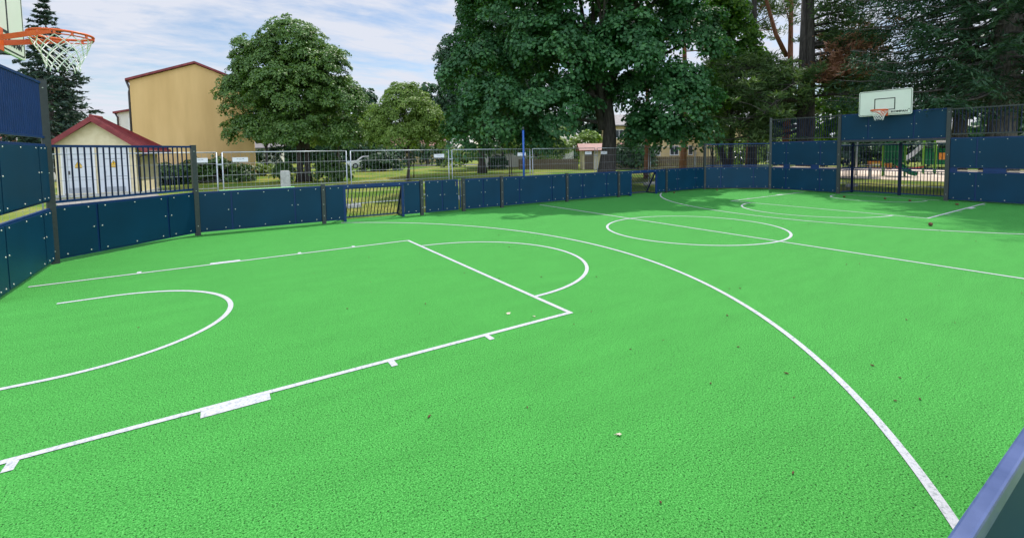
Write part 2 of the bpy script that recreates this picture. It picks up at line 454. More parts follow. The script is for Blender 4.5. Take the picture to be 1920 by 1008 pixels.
pi = math.pi
arc(0, 0, 1.80, 0, 2 * pi)
ln(0, -5.76, 0, -1.825, z=0.0044); ln(0, -1.775, 0, 1.775, z=0.0044); ln(0, 1.825, 0, 5.60, z=0.0044)
for sx, xf, bx, xe in ((-1, 5.377, 9.571, 10.52), (1, 5.272, 9.49, 9.93)):
    hw = 2.446
    xi = sx * xf
    x0, x1 = sorted((xi - LW / 2, xi + LW / 2))
    ln(xi, -hw - LW / 2, xi, hw + LW / 2)                     # free throw line
    for sy in (-1, 1):
        ln(xi - sx * 0.0 + sx * LW / 2 * 1.0, sy * hw, sx * xe, sy * hw, z=0.0046)
        off = sy * (hw + 0.025 + 0.05)
        for t in (6.38, 7.27):
            ln(sx * (t - 0.0), sy * (hw + 0.024), sx * t, sy * (hw + 0.125), z=0.0042)
        ln(sx * 8.14, sy * (hw + 0.07), sx * 8.54, sy * (hw + 0.07), w=0.10, z=0.0042)
        ln(sx * 9.40, sy * (hw + 0.024), sx * 9.40, sy * (hw + 0.125), z=0.0042)
    arc(xi, 0, 1.793, (pi / 2 if sx < 0 else -pi / 2) + (pi if sx < 0 else 0) - (0 if sx < 0 else 0), (pi / 2 if sx < 0 else -pi / 2) + (2 * pi if sx < 0 else 0) + (0 if sx < 0 else 2 * pi) - (0 if sx < 0 else pi), z=0.0048) if False else None
    a0 = -pi / 2 if sx < 0 else pi / 2
    arc(xi, 0, 1.793, a0, a0 + pi, z=0.0048)
    arc(sx * bx, 0, 1.25, a0, a0 + pi, z=0.0042)
    for sy in (-1, 1): ln(sx * bx, sy * 1.25, sx * (bx + (0.43 if sx < 0 else 0.1)), sy * 1.25, z=0.0042)
    # three point arc, stops at the long walls
    aa = math.asin(5.68 / 6.755)
    c0 = -aa if sx < 0 else pi - aa
    arc(sx * bx, 0, 6.755, c0, c0 + 2 * aa, z=0.0052, n=110)
ln(9.98, -1.45, 10.06, 1.3, z=0.0050)                          # goal line at far end
tag(mk.build('court_markings', M['line']), kind='structure')

# ------------------------------------------------------------------ barriers
PG = 'posts of the ball court barrier'


def post(p, h, label, w=0.085, rz=0.0):
    b = MB()
    b.span((-w / 2, -w / 2, -0.05), (w / 2, w / 2, h))
    b.span((-w / 2 - 0.004, -w / 2 - 0.004, h + 0.0), (w / 2 + 0.004, w / 2 + 0.004, h + 0.012))
    for z in (0.2, h * 0.5, h - 0.12):
        b.dome((0.0, -w / 2, z), (0, -1, 0), 0.010, 1)
    o = b.build('barrier_post', [M['post'], M['bolt']], bevel=0.004)
    o.location = (p[0], p[1], 0); o.rotation_euler = (0, 0, rz)
    return tag(o, label, 'post', PG)


def boards(par, x0, x1, seams, z0, z1, name='board', notch=None, end_bolts=False):
    """blue sheets with bolt caps, on the court side (local -Y)"""
    edges = [x0] + list(seams) + [x1]
    for i in range(len(edges) - 1):
        a = edges[i] + (0.018 if i else 0.0); c = edges[i + 1] - (0.018 if i < len(edges) - 2 else 0.0)
        b = MB()
        if notch and i == len(edges) - 2:
            nx, nz = notch
            b.prism([(a, z0), (c, z0), (c, z1 - nz), (c - nx, z1 - nz), (c - nx, z1), (a, z1)], -0.014, 0.0)
        else:
            b.span((a, -0.014, z0), (c, 0.0, z1))
        w = c - a
        k = 2 if w < 0.9 else 3
        for j in range(k):
            x = a + 0.11 + (w - 0.22) * j / (k - 1)
            for z in (z0 + 0.035, z1 - 0.035):
                if notch and i == len(edges) - 2 and j == k - 1 and z > z1 - 0.1: continue
                b.dome((x, -0.014, z), (0, -1, 0), 0.0118, 1)
        zm = (z0 + z1) / 2 + 0.02
        if i > 0 or end_bolts: b.dome((a + 0.045, -0.014, zm), (0, -1, 0), 0.0118, 1)
        if i < len(edges) - 2 or end_bolts: b.dome((c - 0.045, -0.014, zm), (0, -1, 0), 0.0118, 1)
        b.build(name, [M['board'], M['bolt']], par, bevel=0.002)


def tubes(b, x0, x1, seams, z0, z1):
    """rectangular steel frame behind the sheets"""
    b.span((x0, 0.002, z1 - 0.012), (x1, 0.052, z1 + 0.034))
    b.span((x0, 0.002, z0 - 0.03), (x1, 0.052, z0 + 0.012))
    for s in [x0 + 0.025] + list(seams) + [x1 - 0.025]:
        b.span((s - 0.025, 0.004, z0 + 0.012), (s + 0.025, 0.050, z1 - 0.012))


def bars(b, x0, x1, z0, z1, step=0.1, r=0.0125, y=0.02, rails=True, rw=0.04):
    n = max(2, int(round((x1 - x0) / step)))
    for i in range(1, n):
        x = x0 + (x1 - x0) * i / n
        b.tube([(x, y, z0), (x, y, z1)], r, 6, 0, cap=False)
    if rails:
        b.span((x0, y - rw / 2, z0 - rw), (x1, y + rw / 2, z0), 1)
        b.span((x0, y - rw / 2, z1), (x1, y + rw / 2, z1 + rw), 1)


BG = 'blue panels of the ball court barrier'
PW = 0.044


def low_bay(A, B, label, seams=None, z0=0.085, z1=0.885):
    loc, L, rz = frame2(A, B)
    t = thing('low_barrier', label, 'barrier', loc, rz, BG)
    if seams is None: seams = (L * 0.253, L * 0.752)
    b = MB(); tubes(b, PW, L - PW, seams, z0, z1); b.build('frame', M['rail'], t, bevel=0.003)
    boards(t, PW + 0.012, L - PW - 0.012, seams, z0, z1)
    return t, L


# near-left chamfer bay with barred upper part
t, L = low_bay(L0, P1, 'low blue panel under barred railing, in front of the pale kiosk')
b = MB(); bars(b, PW, L - PW, 1.0, 1.855, 0.098, 0.0125); b.build('railing', [M['bar'], M['rail']], t)
low_bay(P1, P2, 'low teal-blue panel below the wire fence with the concrete post behind')
low_bay(P4, P5, 'narrow blue panel right of the barrier gate', seams=(0.64,))
low_bay(P5, P6, 'low blue panel in front of the tall blue pole')
low_bay(P6, P7, 'low blue panel below the big maple trunk', seams=(0.66, 1.73))
low_bay(P8, P9, 'low blue panel right of the far small goal, at the far corner', seams=(0.65, 1.76))
t, L = low_bay(P9, P10, 'low blue panel under a barred railing in the far corner')
b = MB(); bars(b, PW, L - PW, 1.0, 1.83, 0.098, 0.0125); b.build('railing', [M['bar'], M['rail']], t)

# pale green strip standing in for rail glare, left of the near small goal
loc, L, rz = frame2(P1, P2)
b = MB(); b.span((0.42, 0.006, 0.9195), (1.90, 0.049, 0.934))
o = b.build('rail_glare_strip', M['strip'], bevel=0.003); o.location = loc; o.rotation_euler = (0, 0, rz)
tag(o, 'thin pale green strip standing in for glare on the top rail of the blue panel', 'strip')

post(L0, 2.90, 'tall grey-green post at the left end wall corner beside the kiosk', 0.10, R(20))
post(P1, 1.90, 'grey-green post where the barred railing meets the low panels, near kiosk', 0.09, R(20))
post(P2, 0.95, 'short post just left of the near small goal')
post(P3, 0.945, 'short post between the near small goal and the gate')
post(P4, 0.945, 'short post on the latch side of the gate')
post(P5, 0.94, 'short post left of the blue pole')
post(P6, 0.935, 'short post right of the blue pole')
post(P7, 0.925, 'short post just left of the far small goal')
post(P8, 0.925, 'short post just right of the far small goal')
post(P9, 1.875, 'far corner post left of the barred railing', 0.085, R(-22))
post(P10, 2.85, 'tall far corner post between barred railing and the far end wall', 0.09, R(-60))
post(GL, 2.82, 'tall post on the left side of the far goal under the backboard', 0.10, R(-90))
post(GR, 2.79, 'tall post on the right side of the far goal', 0.10, R(-90))
post(E1, 2.79, 'tall corner post of the far end wall nearest the camera side', 0.10, R(-110))


# small goals set into the long wall
def small_goal(A, B, x0, x1, seams_out, label):
    loc, L, rz = frame2(A, B)
    t = thing('small_goal', label, 'goal', loc, rz, 'small goals in the long blue wall')
    z0, z1 = 0.085, 0.885
    b = MB()
    b.span((PW, 0.002, z1 - 0.055), (L - PW, 0.052, z1 + 0.034))
    for a, c in ((PW, x0), (x1, L - PW)):
        b.span((a, 0.002, z0 - 0.03), (c, 0.052, z0 + 0.012))
    for s in (PW + 0.025, L - PW - 0.025): b.span((s - 0.025, 0.004, z0 + 0.012), (s + 0.025, 0.05, z1 - 0.055))
    for s in (x0 - 0.03, x1 + 0.03): b.span((s - 0.03, -0.004, 0.0), (s + 0.03, 0.056, z1 - 0.055))
    for j in range(4):
        b.dome((x0 + (x1 - x0) * (0.04 + j * 0.307), 0.002, z1 - 0.01), (0, -1, 0), 0.0118, 1)
    b.build('frame', [M['rail'], M['bolt']], t, bevel=0.003)
    boards(t, PW + 0.012, x0 - 0.062, [], z0, z1, end_bolts=False)
    boards(t, x1 + 0.062, L - PW - 0.012, [], z0, z1, end_bolts=False)
    d = 0.42
    b = MB()
    n = int(round((x1 - x0) / 0.088))
    for i in range(1, n):
        x = x0 + (x1 - x0) * i / n
        b.tube([(x, 0.07, 0.80), (x, 0.07 + d, 0.06)], 0.011, 6, 0, cap=False)
    b.beam((x0, 0.07, 0.815), (x1, 0.07, 0.815), 0.035, 0.03, 1)
    b.beam((x0, 0.07 + d, 0.045), (x1, 0.07 + d, 0.045), 0.035, 0.03, 1)
    b.build('back_grille', [M['bar'], M['rail']], t)
    for xs in (x0 - 0.022, x1 + 0.022):
        b = MB()
        b.beam((xs, 0.07, 0.83), (xs, 0.07 + d + 0.01, 0.03), 0.04, 0.05)
        b.beam((xs, 0.06, 0.03), (xs, 0.07 + d, 0.03), 0.035, 0.03)
        for k in (0.13, 0.22, 0.31, 0.40):
            zt = 0.83 - 0.80 * (k - 0.07) / (d + 0.01)
            b.tube([(xs, k, 0.03), (xs, k, zt)], 0.010, 6, 0, cap=False)
        b.build('side_grille', M['bar'], t)
    return t


small_goal(P2, P3, 0.52, 1.93, None, 'small barred goal left of the gate, dry lawn showing through it')
small_goal(P7, P8, 0.66, 1.98, None, 'small barred goal at the far end of the long wall, in tree shade')

# gate
loc, L, rz = frame2(P3, P4)
t = thing('gate', 'narrow blue gate with a notched corner and latch in the long wall', 'gate', loc, rz)
b = MB(); tubes(b, 0.115, 1.085, (0.60,), 0.085, 0.885); b.build('frame', M['rail'], t, bevel=0.003)
boards(t, 0.118, 1.082, (0.60,), 0.085, 0.905, notch=(0.085, 0.17), end_bolts=True)
b = MB()
for z in (0.80, 0.86): b.beam((1.0, 0.03, z), (1.19, 0.03, z), 0.02, 0.018)
b.span((1.135, 0.0, 0.10), (1.165, 0.04, 0.90))
b.build('latch', M['rail'], t)
for z in (0.2, 0.55, 0.88):
    b = MB(); b.beam((0.04, 0.02, z), (0.13, 0.02, z), 0.03, 0.02); b.build('hinge', M['zinc'], t)


# tall end wall bays
def tall_bay(A, B, label, seats, zt=2.85, seams=None):
    loc, L, rz = frame2(A, B)
    t = thing('barrier_wall_bay', label, 'barrier wall', loc, rz, 'tall bays of the end walls')
    seams = seams or (L * 0.255, L * 0.75)
    b = MB()
    tubes(b, PW, L - PW, seams, 0.075, 0.86)
    tubes(b, PW, L - PW, seams, 1.03, 1.87)
    if seats:
        e = [PW] + [v for ac in seats for v in ac] + [L - PW]
        for i in range(0, len(e), 2):
            if e[i + 1] - e[i] > 0.03: b.span((e[i], 0.006, 0.895), (e[i + 1], 0.046, 0.999))
    b.build('frame', M['rail'], t, bevel=0.003)
    boards(t, PW + 0.012, L - PW - 0.012, seams, 0.075, 0.86)
    boards(t, PW + 0.012, L - PW - 0.012, seams, 1.03, 1.87)
    b = MB(); bars(b, PW, L - PW, 2.03, zt - 0.06, 0.08, 0.0125, rw=0.035); b.build('railing', [M['rail'] if A[0] < 0 else M['bar'], M['rail'] if A[0] < 0 else M['post']], t)  # left bars take the brighter rail blue, sunlight put into the colour
    for a, c in seats:
        b = MB(); b.span((a + 0.005, 0.056, 0.90), (c - 0.005, 0.42, 0.935)); b.span((a + 0.05, 0.07, 0.84), (a + 0.09, 0.40, 0.899), 1); b.span((c - 0.09, 0.07, 0.84), (c - 0.05, 0.40, 0.899), 1)
        b.build('seat_plank', [M['seat'], M['post']], t, bevel=0.004)
    return t


tall_bay(LA, L0, 'tall blue wall bay on the left beside the tall corner post', [], 2.90, seams=(0.46, 2.02))
tall_bay(P10, GL, 'tall blue wall bay left of the far goal with pale seat planks', [(0.06, 0.52), (0.75, 1.52), (1.80, 2.42)], 2.83)
tall_bay(GR, E1, 'tall blue wall bay right of the far goal, below the dark spruce', [(0.21, 0.78), (1.25, 1.85)], 2.80, seams=(0.64, 1.86))


# big goals under the backboards
def big_goal(A, B, label, ztop=2.80):
    loc, L, rz = frame2(A, B)
    t = thing('goal', label, 'goal', loc, rz, 'big goals in the end walls')
    z0, z1 = 1.93, ztop - 0.03
    sm = (L * 0.295, L * 0.715)
    b = MB(); tubes(b, PW, L - PW, sm, z0, z1)
    b.span((PW, -0.004, 1.83), (L - PW, 0.075, 1.898), 1)
    b.build('frame', [M['rail'], M['post']], t, bevel=0.003)
    boards(t, PW + 0.012, L - PW - 0.012, sm, z0, z1)
    d = 0.86
    mid = L * 0.5
    b = MB()
    for a, c in ((PW, mid - 0.04), (mid + 0.04, L - PW)):
        n = 16
        for i in range(1, n):
            x = a + (c - a) * i / n
            for za, zb in ((0.08, 0.82), (0.92, 1.70)):
                b.tube([(x, d, za), (x, d, zb)], 0.011, 6, 0, cap=False)
        for z in (0.06, 0.835, 0.905, 1.715):
            b.span((a, d - 0.018, z - 0.016), (c, d + 0.018, z + 0.016), 1)
    b.build('back_grille', [M['bar'], M['rail']], t)
    b = MB(); b.span((mid - 0.04, d - 0.035, 0.0), (mid + 0.04, d + 0.045, 1.80)); b.build('middle_post', M['bar'], t, bevel=0.004)
    for xs in (0.055, L - 0.055):
        b = MB()
        n = 8
        for i in range(1, n):
            y = 0.06 + (d - 0.06) * i / n
            for za, zb in ((0.08, 0.82), (0.92, 1.70)):
                b.tube([(xs, y, za), (xs, y, zb)], 0.011, 6, 0, cap=False)
        for z in (0.06, 0.835, 0.905, 1.715):
            b.span((xs - 0.018, 0.05, z - 0.016), (xs + 0.018, d, z + 0.016), 1)
        b.span((xs - 0.035, d - 0.035, 0.0), (xs + 0.035, d + 0.035, 1.80), 0)
        b.build('side_grille', [M['bar'], M['rail']], t)
    return t


big_goal(GL, GR, 'large barred goal in the far end wall, below the backboard, playground behind')

# near long wall in front of the camera: only its rail and one sheet reach into view
NA = (-4.9, -5.857); NB = (-9.1, -5.857)
loc, L, rz = frame2(NA, NB)
t = thing('low_barrier', 'nearest blue barrier panel with a shiny top rail paled by painted sky reflection, at the camera', 'barrier', loc, rz, BG)
b = MB(); b.span((0, -0.001, 0.888), (L, 0.030, 0.934)); b.build('top_rail', M['toprail'], t, bevel=0.006)
b = MB(); b.span((0, 0.004, 0.05), (L, 0.028, 0.09))
for s in (0.03, L * 0.25, L * 0.75, L - 0.03): b.span((s - 0.025, 0.004, 0.09), (s + 0.025, 0.027, 0.886))
b.build('frame', M['rail'], t)
boards(t, 0.02, L - 0.02, (L * 0.25, L * 0.75), 0.085, 0.880)


# ------------------------------------------------------------------ basketball hoops
def hoop_thing(label):
    t = thing('basketball_hoop', label, 'basketball hoop', (0, 0, 0), 0, 'basketball hoops')
    # local: board faces -X (towards the court), rim centre at (-0.43, 0)
    bw, z0, z1 = 0.725, 2.685, 3.505
    def rrect(hw, a, c, r, n=5):
        out = []
        for cx, cz, s in ((hw - r, a + r, -pi / 2), (hw - r, c - r, 0), (-hw + r, c - r, pi / 2), (-hw + r, a + r, pi)):
            for i in range(n + 1):
                q = s + i * pi / 2 / n
                out.append((cx + r * math.cos(q), cz + r * math.sin(q)))
        return out
    b = MB(); b.prism(rrect(bw, z0, z1, 0.05), -0.012, 0.012, axis=0)
    bd = b.build('backboard', M['hoard'], t)
    b = MB()
    def ring(o1, o2, x0, x1):
        n = len(o1)
        for i in range(n):
            j = (i + 1) % n
            b.face([(x1, *o1[i]), (x1, *o1[j]), (x1, *o2[j]), (x1, *o2[i])])
            b.face([(x0, *o1[j]), (x0, *o1[i]), (x0, *o2[i]), (x0, *o2[j])])
            b.face([(x0, *o1[i]), (x0, *o1[j]), (x1, *o1[j]), (x1, *o1[i])])
            b.face([(x1, *o2[i]), (x1, *o2[j]), (x0, *o2[j]), (x0, *o2[i])])
    ring(rrect(bw - 0.022, z0 + 0.022, z1 - 0.022, 0.04), rrect(bw - 0.034, z0 + 0.034, z1 - 0.034, 0.03), -0.012, -0.015)
    b.build('border_line', M['black'], bd)
    b = MB()
    ring(rrect(0.285, 2.86, 3.245, 0.012), rrect(0.258, 2.887, 3.218, 0.006), -0.012, -0.015)
    b.build('target_square', M['black'], bd)
    # lettering
    cu = bpy.data.curves.new('txt', 'FONT'); cu.body = 'KOMPAN'; cu.size = 0.085; cu.extrude = 0.0015; cu.align_x = 'RIGHT'; cu.offset = 0.0035
    to = bpy.data.objects.new('txt', cu); COL.objects.link(to)
    bpy.context.view_layer.update()
    me = bpy.data.meshes.new_from_object(to.evaluated_get(bpy.context.evaluated_depsgraph_get()))
    bpy.data.objects.remove(to)
    lo = bpy.data.objects.new('lettering', me); COL.objects.link(lo); me.materials.clear(); me.materials.append(M['black'])
    lo.parent = bd
    # text runs towards -Y seen from the court (facing +X), baseline up +Z
    lo.matrix_local = Matrix(((0, 0, -1, -0.0136), (-1.22, 0, 0, -0.615), (0, 1, 0, 2.765), (0, 0, 0, 1)))
    b = MB()
    for k in range(5):
        a = pi / 2 + k * 2 * pi / 5
        c, s = math.cos(a), math.sin(a)
        b.prism([(-0.645 + 0.006 * s, 2.845 - 0.006 * c), (-0.645 + 0.034 * c, 2.845 + 0.034 * s), (-0.645 - 0.006 * s, 2.845 + 0.006 * c)], -0.015, -0.0121, axis=0)
    b.build('star_mark', M['black'], bd)
    # rim
    rc = (-0.43, 0.0); rr = 0.225; rz_ = 2.85
    b = MB()
    for dz in (0.0, ):
        b.tube([(rc[0] + rr * math.cos(q), rr * math.sin(q), rz_ + dz) for q in np.linspace(0, 2 * pi, 41)[:-1]], 0.0115, 8, 0, closed=True)
    b.tube([(rc[0] + (rr - 0.002) * math.cos(q), (rr - 0.002) * math.sin(q), rz_ - 0.032) for q in np.linspace(0, 2 * pi, 41)[:-1]], 0.006, 6, 0, closed=True)
    for q in np.linspace(0, 2 * pi, 13)[:-1]:
        b.box((rc[0] + rr * math.cos(q), rr * math.sin(q), rz_ - 0.022), (0.018, 0.018, 0.028))
    b.build('rim', M['orange'], t)
    # bracket: two plates from the ring's sides to the board
    b = MB()
    for s in (-1, 1):
        pts = [(rc[0] + 0.02, s * 0.232, rz_ + 0.012), (rc[0] + 0.02, s * 0.232, rz_ - 0.034), (-0.02, s * 0.10, rz_ - 0.125), (-0.02, s * 0.10, rz_ - 0.075)]
        b.face([(p[0], p[1] - 0.003, p[2]) for p in pts]); b.face([(p[0], p[1] + 0.003, p[2]) for p in pts][::-1])
        for i in range(4):
            p, r_ = pts[i], pts[(i + 1) % 4]
            b.face([(p[0], p[1] - 0.003, p[2]), (p[0], p[1] + 0.003, p[2]), (r_[0], r_[1] + 0.003, r_[2]), (r_[0], r_[1] - 0.003, r_[2])])
    b.span((-0.024, -0.10, rz_ - 0.18), (-0.0125, 0.10, rz_ + 0.03))
    b.build('bracket', M['orange'], t, bevel=0.002)
    # net: two families of crossing cords, hour-glass taper
    b = MB()
    def rad(u): return 0.222 * (1 - u) ** 1.6 + 0.115 + (0.222 - 0.222) * u - 0.115 * (1 - u) ** 1.6 + 0.012 * math.sin(u * pi)
    nc = 12
    for k in range(nc):
        for s in (-1, 1):
            pts = []
            for i in range(13):
                u = i / 12
                q = 2 * pi * (k / nc + s * u * 3.0 / nc) 
                r = rad(u) * (1 + 0.03 * math.sin(5 * q + u * 7))
                pts.append((rc[0] + r * math.cos(q), r * math.sin(q), rz_ - 0.03 - 0.27 * u + 0.008 * math.sin(3 * q)))
            b.tube(pts, 0.0040, 5, 0, cap=False)
    for k in range(nc):
        for u0 in (1 / 6, 0.5, 5 / 6):
            pass
    for k in range(nc):
        q = 2 * pi * (k + 0.0) / nc; r = rad(1.0)
        x, y, z = rc[0] + r * math.cos(q), r * math.sin(q), rz_ - 0.30
        b.tube([(x, y, z), (x + 0.008 * math.cos(q), y + 0.008 * math.sin(q), z - 0.02 - 0.02 * ((k * 7) % 3) / 2)], 0.0045, 5, 0)
    b.build('net', M['net'], t)
    # arms that carry the board from the wall behind it
    for s in (-0.35, 0.35):
        b = MB()
        b.beam((0.012, s, 2.72), (0.20, s, 2.68), 0.06, 0.05); b.beam((0.03, s, 2.68), (0.03, s, 3.3), 0.05, 0.03)
        b.build('support_arm', M['post'], t)
    return t


h = hoop_thing('basketball hoop on the cream backboard above the far goal')
h.location = (9.95, 0.02, 0)
h2 = copy_tree(h, (-9.985, 0.0, 0), pi, 'nearest basketball hoop, at the upper left, orange rim seen from below')

# ------------------------------------------------------------------ temporary wire fence
FG = 'temporary wire fence panels round the court'


def fence_master():
    t = thing('wire_fence_panel', 'x', 'fence panel', group=FG)
    L = 3.36; H = 1.80
    b = MB()
    for x in (0.02, L - 0.02): b.tube([(x, 0, 0.02), (x, 0, H)], 0.0165, 8)
    b.tube([(0.02, 0, H), (L - 0.02, 0, H)], 0.0145, 8)
    b.tube([(0.02, 0, 0.13), (L - 0.02, 0, 0.13)], 0.015, 8)
    b.build('frame', M['zinc'], t)
    b = MB()
    n = 30
    for i in range(1, n): b.tube([(0.02 + (L - 0.04) * i / n, 0, 0.13), (0.02 + (L - 0.04) * i / n, 0, H)], 0.0026, 4, 0, cap=False)
    for z, r in ((0.82, 0.0075), (0.50, 0.003), (1.17, 0.0045), (1.49, 0.0045)):
        b.tube([(0.02, 0.004, z), (L - 0.02, 0.004, z)], r, 5, 0, cap=False)
    b.build('wire_mesh', M['wire'], t)
    b = MB(); b.beam((L - 0.03, 0, 1.47), (L + 0.12, 0, 1.47), 0.05, 0.035); b.build('clamp', M['zinc'], t)
    return t


def add_sign(t, x):
    b = MB(); b.span((x - 0.19, -0.012, 1.53), (x + 0.19, -0.006, 1.655))
    s = b.build('sign', M['sign'], t)
    b = MB()
    for a, c, z in ((-0.09, -0.05, 1.605), (-0.035, 0.03, 1.597), (0.045, 0.09, 1.605)): b.span((x + a, -0.0135, z), (x + c, -0.012, z + 0.012))
    b.build('small_print', M['seam'], s)


fm = fence_master()
FX = [-15.2, -11.76, -8.32, -4.93, -1.45, 2.05, 5.5, 8.95, 12.45]
flab = ['wire fence panel passing in front of the left side of the pale kiosk', 'wire fence panel behind the barred railing, in front of the kiosk doors', 'wire fence panel in front of the leafy hedge and the white concrete post',
        'wire fence panel in front of the small round-crowned tree', 'wire fence panel crossed by the tall blue pole', 'wire fence panel just left of the big maple trunk', 'wire fence panel crossing in front of the big maple trunk', 'wire fence panel between the reddish bare trunk and the far corner post']
signs = [None, 2.95, 0.45, 2.98, 2.95, 2.95, 0.42, 0.45]
first = True
FT = []
for i in range(8):
    x0 = FX[i]; dxx = FX[i + 1] - x0
    loc = (x0 + 0.04, 9.0, -0.03)
    if i == 0:
        o = fm; o.location = loc; o['label'] = flab[0]
    else:
        o = copy_tree(fm, loc, 0, flab[i], scale=((dxx - 0.09) / 3.36, 1, 1.0))
    FT.append((o, i))
corner = [(12.45, 9.0), (14.15, 6.0), (14.3, 2.55), (14.35, -0.9)]
clab = ['wire fence panel behind the far corner barred railing', 'wire fence panel behind the tall bay left of the far goal', 'wire fence panel between the far goal and the playground']
for i in range(3):
    A, B = corner[i], corner[i + 1]
    o = copy_tree(fm, (A[0], A[1], -0.03), math.atan2(B[1] - A[1], B[0] - A[0]), clab[i])
for o, i in FT:
    if signs[i] is not None: add_sign(o, signs[i])
add_sign(FT[2][0], 3.0) if False else None
ft0 = None
pts = [(x, 9.0) for x in FX] + corner[1:]
fl = ['left of the kiosk doors', 'at the kiosk doors', 'below the leafy hedge', 'seen through the near small goal', 'behind the gate', 'right of the blue pole', 'left of the maple trunk', 'near the far small goal', 'behind the far corner railing', 'behind the far end wall', 'left of the far goal', 'behind the middle of the far goal', 'right of the far goal']
for (x, y), w in zip(pts, fl):
    if ft0 is None:
        b = MB(); b.prism([(-0.34, 0), (0.34, 0), (0.31, 0.11), (-0.31, 0.11)], -0.11, 0.11, axis=1)
        b.span((-0.09, -0.05, 0.11), (-0.03, 0.05, 0.125)); b.span((0.03, -0.05, 0.11), (0.09, 0.05, 0.125))
        ft0 = b.build('fence_foot', M['concrete'], bevel=0.01); o = ft0
    else:
        o = ft0.copy(); COL.objects.link(o)
    o.location = (x, y, -0.03)
    tag(o, 'concrete foot block under the wire fence, ' + w, 'fence foot', 'concrete feet of the wire fence')

# blue pole
b = MB(); b.tube([(0, 0, -0.03), (0, 0, 2.43)], 0.036, 12); b.tube([(0, 0, 2.43), (0, 0, 2.50), (0, 0, 2.54)], [0.04, 0.038, 0.012], 12, 1)
b.box((0, -0.036, 1.5), (0.02, 0.012, 0.08), 1)
o = b.build('sports_pole', [M['pole'], M['post']]); o.location = (0.68, 7.5, 0)
tag(o, 'tall plain blue pole with a dark cap behind the long wall', 'pole')
# white concrete post
b = MB(); b.prism([(-0.21, 0), (0.21, 0), (0.21, 0.86), (0.16, 0.92), (-0.16, 0.92), (-0.21, 0.86)], -0.16, 0.16, axis=1)
o = b.build('concrete_post', M['concrete'], bevel=0.015); o.location = (-5.55, 19.9, -0.05)
tag(o, 'stubby whitish concrete post on the lawn beside the hedge', 'post')

# ------------------------------------------------------------------ foliage helpers


def leaf_mesh(name, C, N, T, Ln, Wd, mt, parent, tint=None, kind=None, bend=0.0):
    n = len(C)
    N = N / (np.linalg.norm(N, axis=1, keepdims=True) + 1e-9)
    T = T - N * np.sum(T * N, axis=1, keepdims=True)
    T = T / (np.linalg.norm(T, axis=1, keepdims=True) + 1e-9)
    B = np.cross(N, T)
    Ln = np.broadcast_to(Ln, (n,))[:, None] * 0.5; Wd = np.broadcast_to(Wd, (n,))[:, None] * 0.5
    V = np.empty((n, 4, 3), np.float32)
    V[:, 0] = C - T * Ln; V[:, 1] = C + B * Wd + T * Ln * 0.1 - N * bend * Wd; V[:, 2] = C + T * Ln; V[:, 3] = C - B * Wd + T * Ln * 0.1 - N * bend * Wd
    me = bpy.data.meshes.new(name)
    me.vertices.add(n * 4); me.vertices.foreach_set('co', V.ravel())
    me.loops.add(n * 4); me.loops.foreach_set('vertex_index', np.arange(n * 4, dtype=np.int32))
    me.polygons.add(n); me.polygons.foreach_set('loop_start', np.arange(0, n * 4, 4, dtype=np.int32))
    try: me.polygons.foreach_set('loop_total', np.full(n, 4, np.int32))
    except Exception: pass
    if tint is None: tint = rng.random(n)
    at = me.attributes.new('tint', 'FLOAT', 'FACE'); at.data.foreach_set('value', np.clip(tint, 0, 1).astype(np.float32))
    me.materials.append(mt)
    me.update(calc_edges=True)
    o = bpy.data.objects.new(name, me); COL.objects.link(o)
    if parent is not None: o.parent = parent
    if kind: o['kind'] = kind
    return o


def unit(n):
    v = rng.normal(size=(n, 3)); return v / np.linalg.norm(v, axis=1, keepdims=True)


VR = np.array([0.833, -0.553]); VD = np.array([0.553, 0.833])     # right / away as seen from the court corner


def lob(r, d, z, a, c=None, h=None):
    xy = r * VR + d * VD
    return (xy[0], xy[1], z, a, c or a, h or a)


def curve(p, q, sag=0.0, n=6, wob=0.0):
    p = np.array(p, float); q = np.array(q, float)
    out = []
    L = np.linalg.norm(q - p)
    off = rng.normal(size=3) * wob * L
    for i in range(n):
        t = i / (n - 1)
        s = p + (q - p) * t + off * math.sin(pi * t)
        s[2] += sag * L * math.sin(pi * t)
        out.append(tuple(s))
    return out


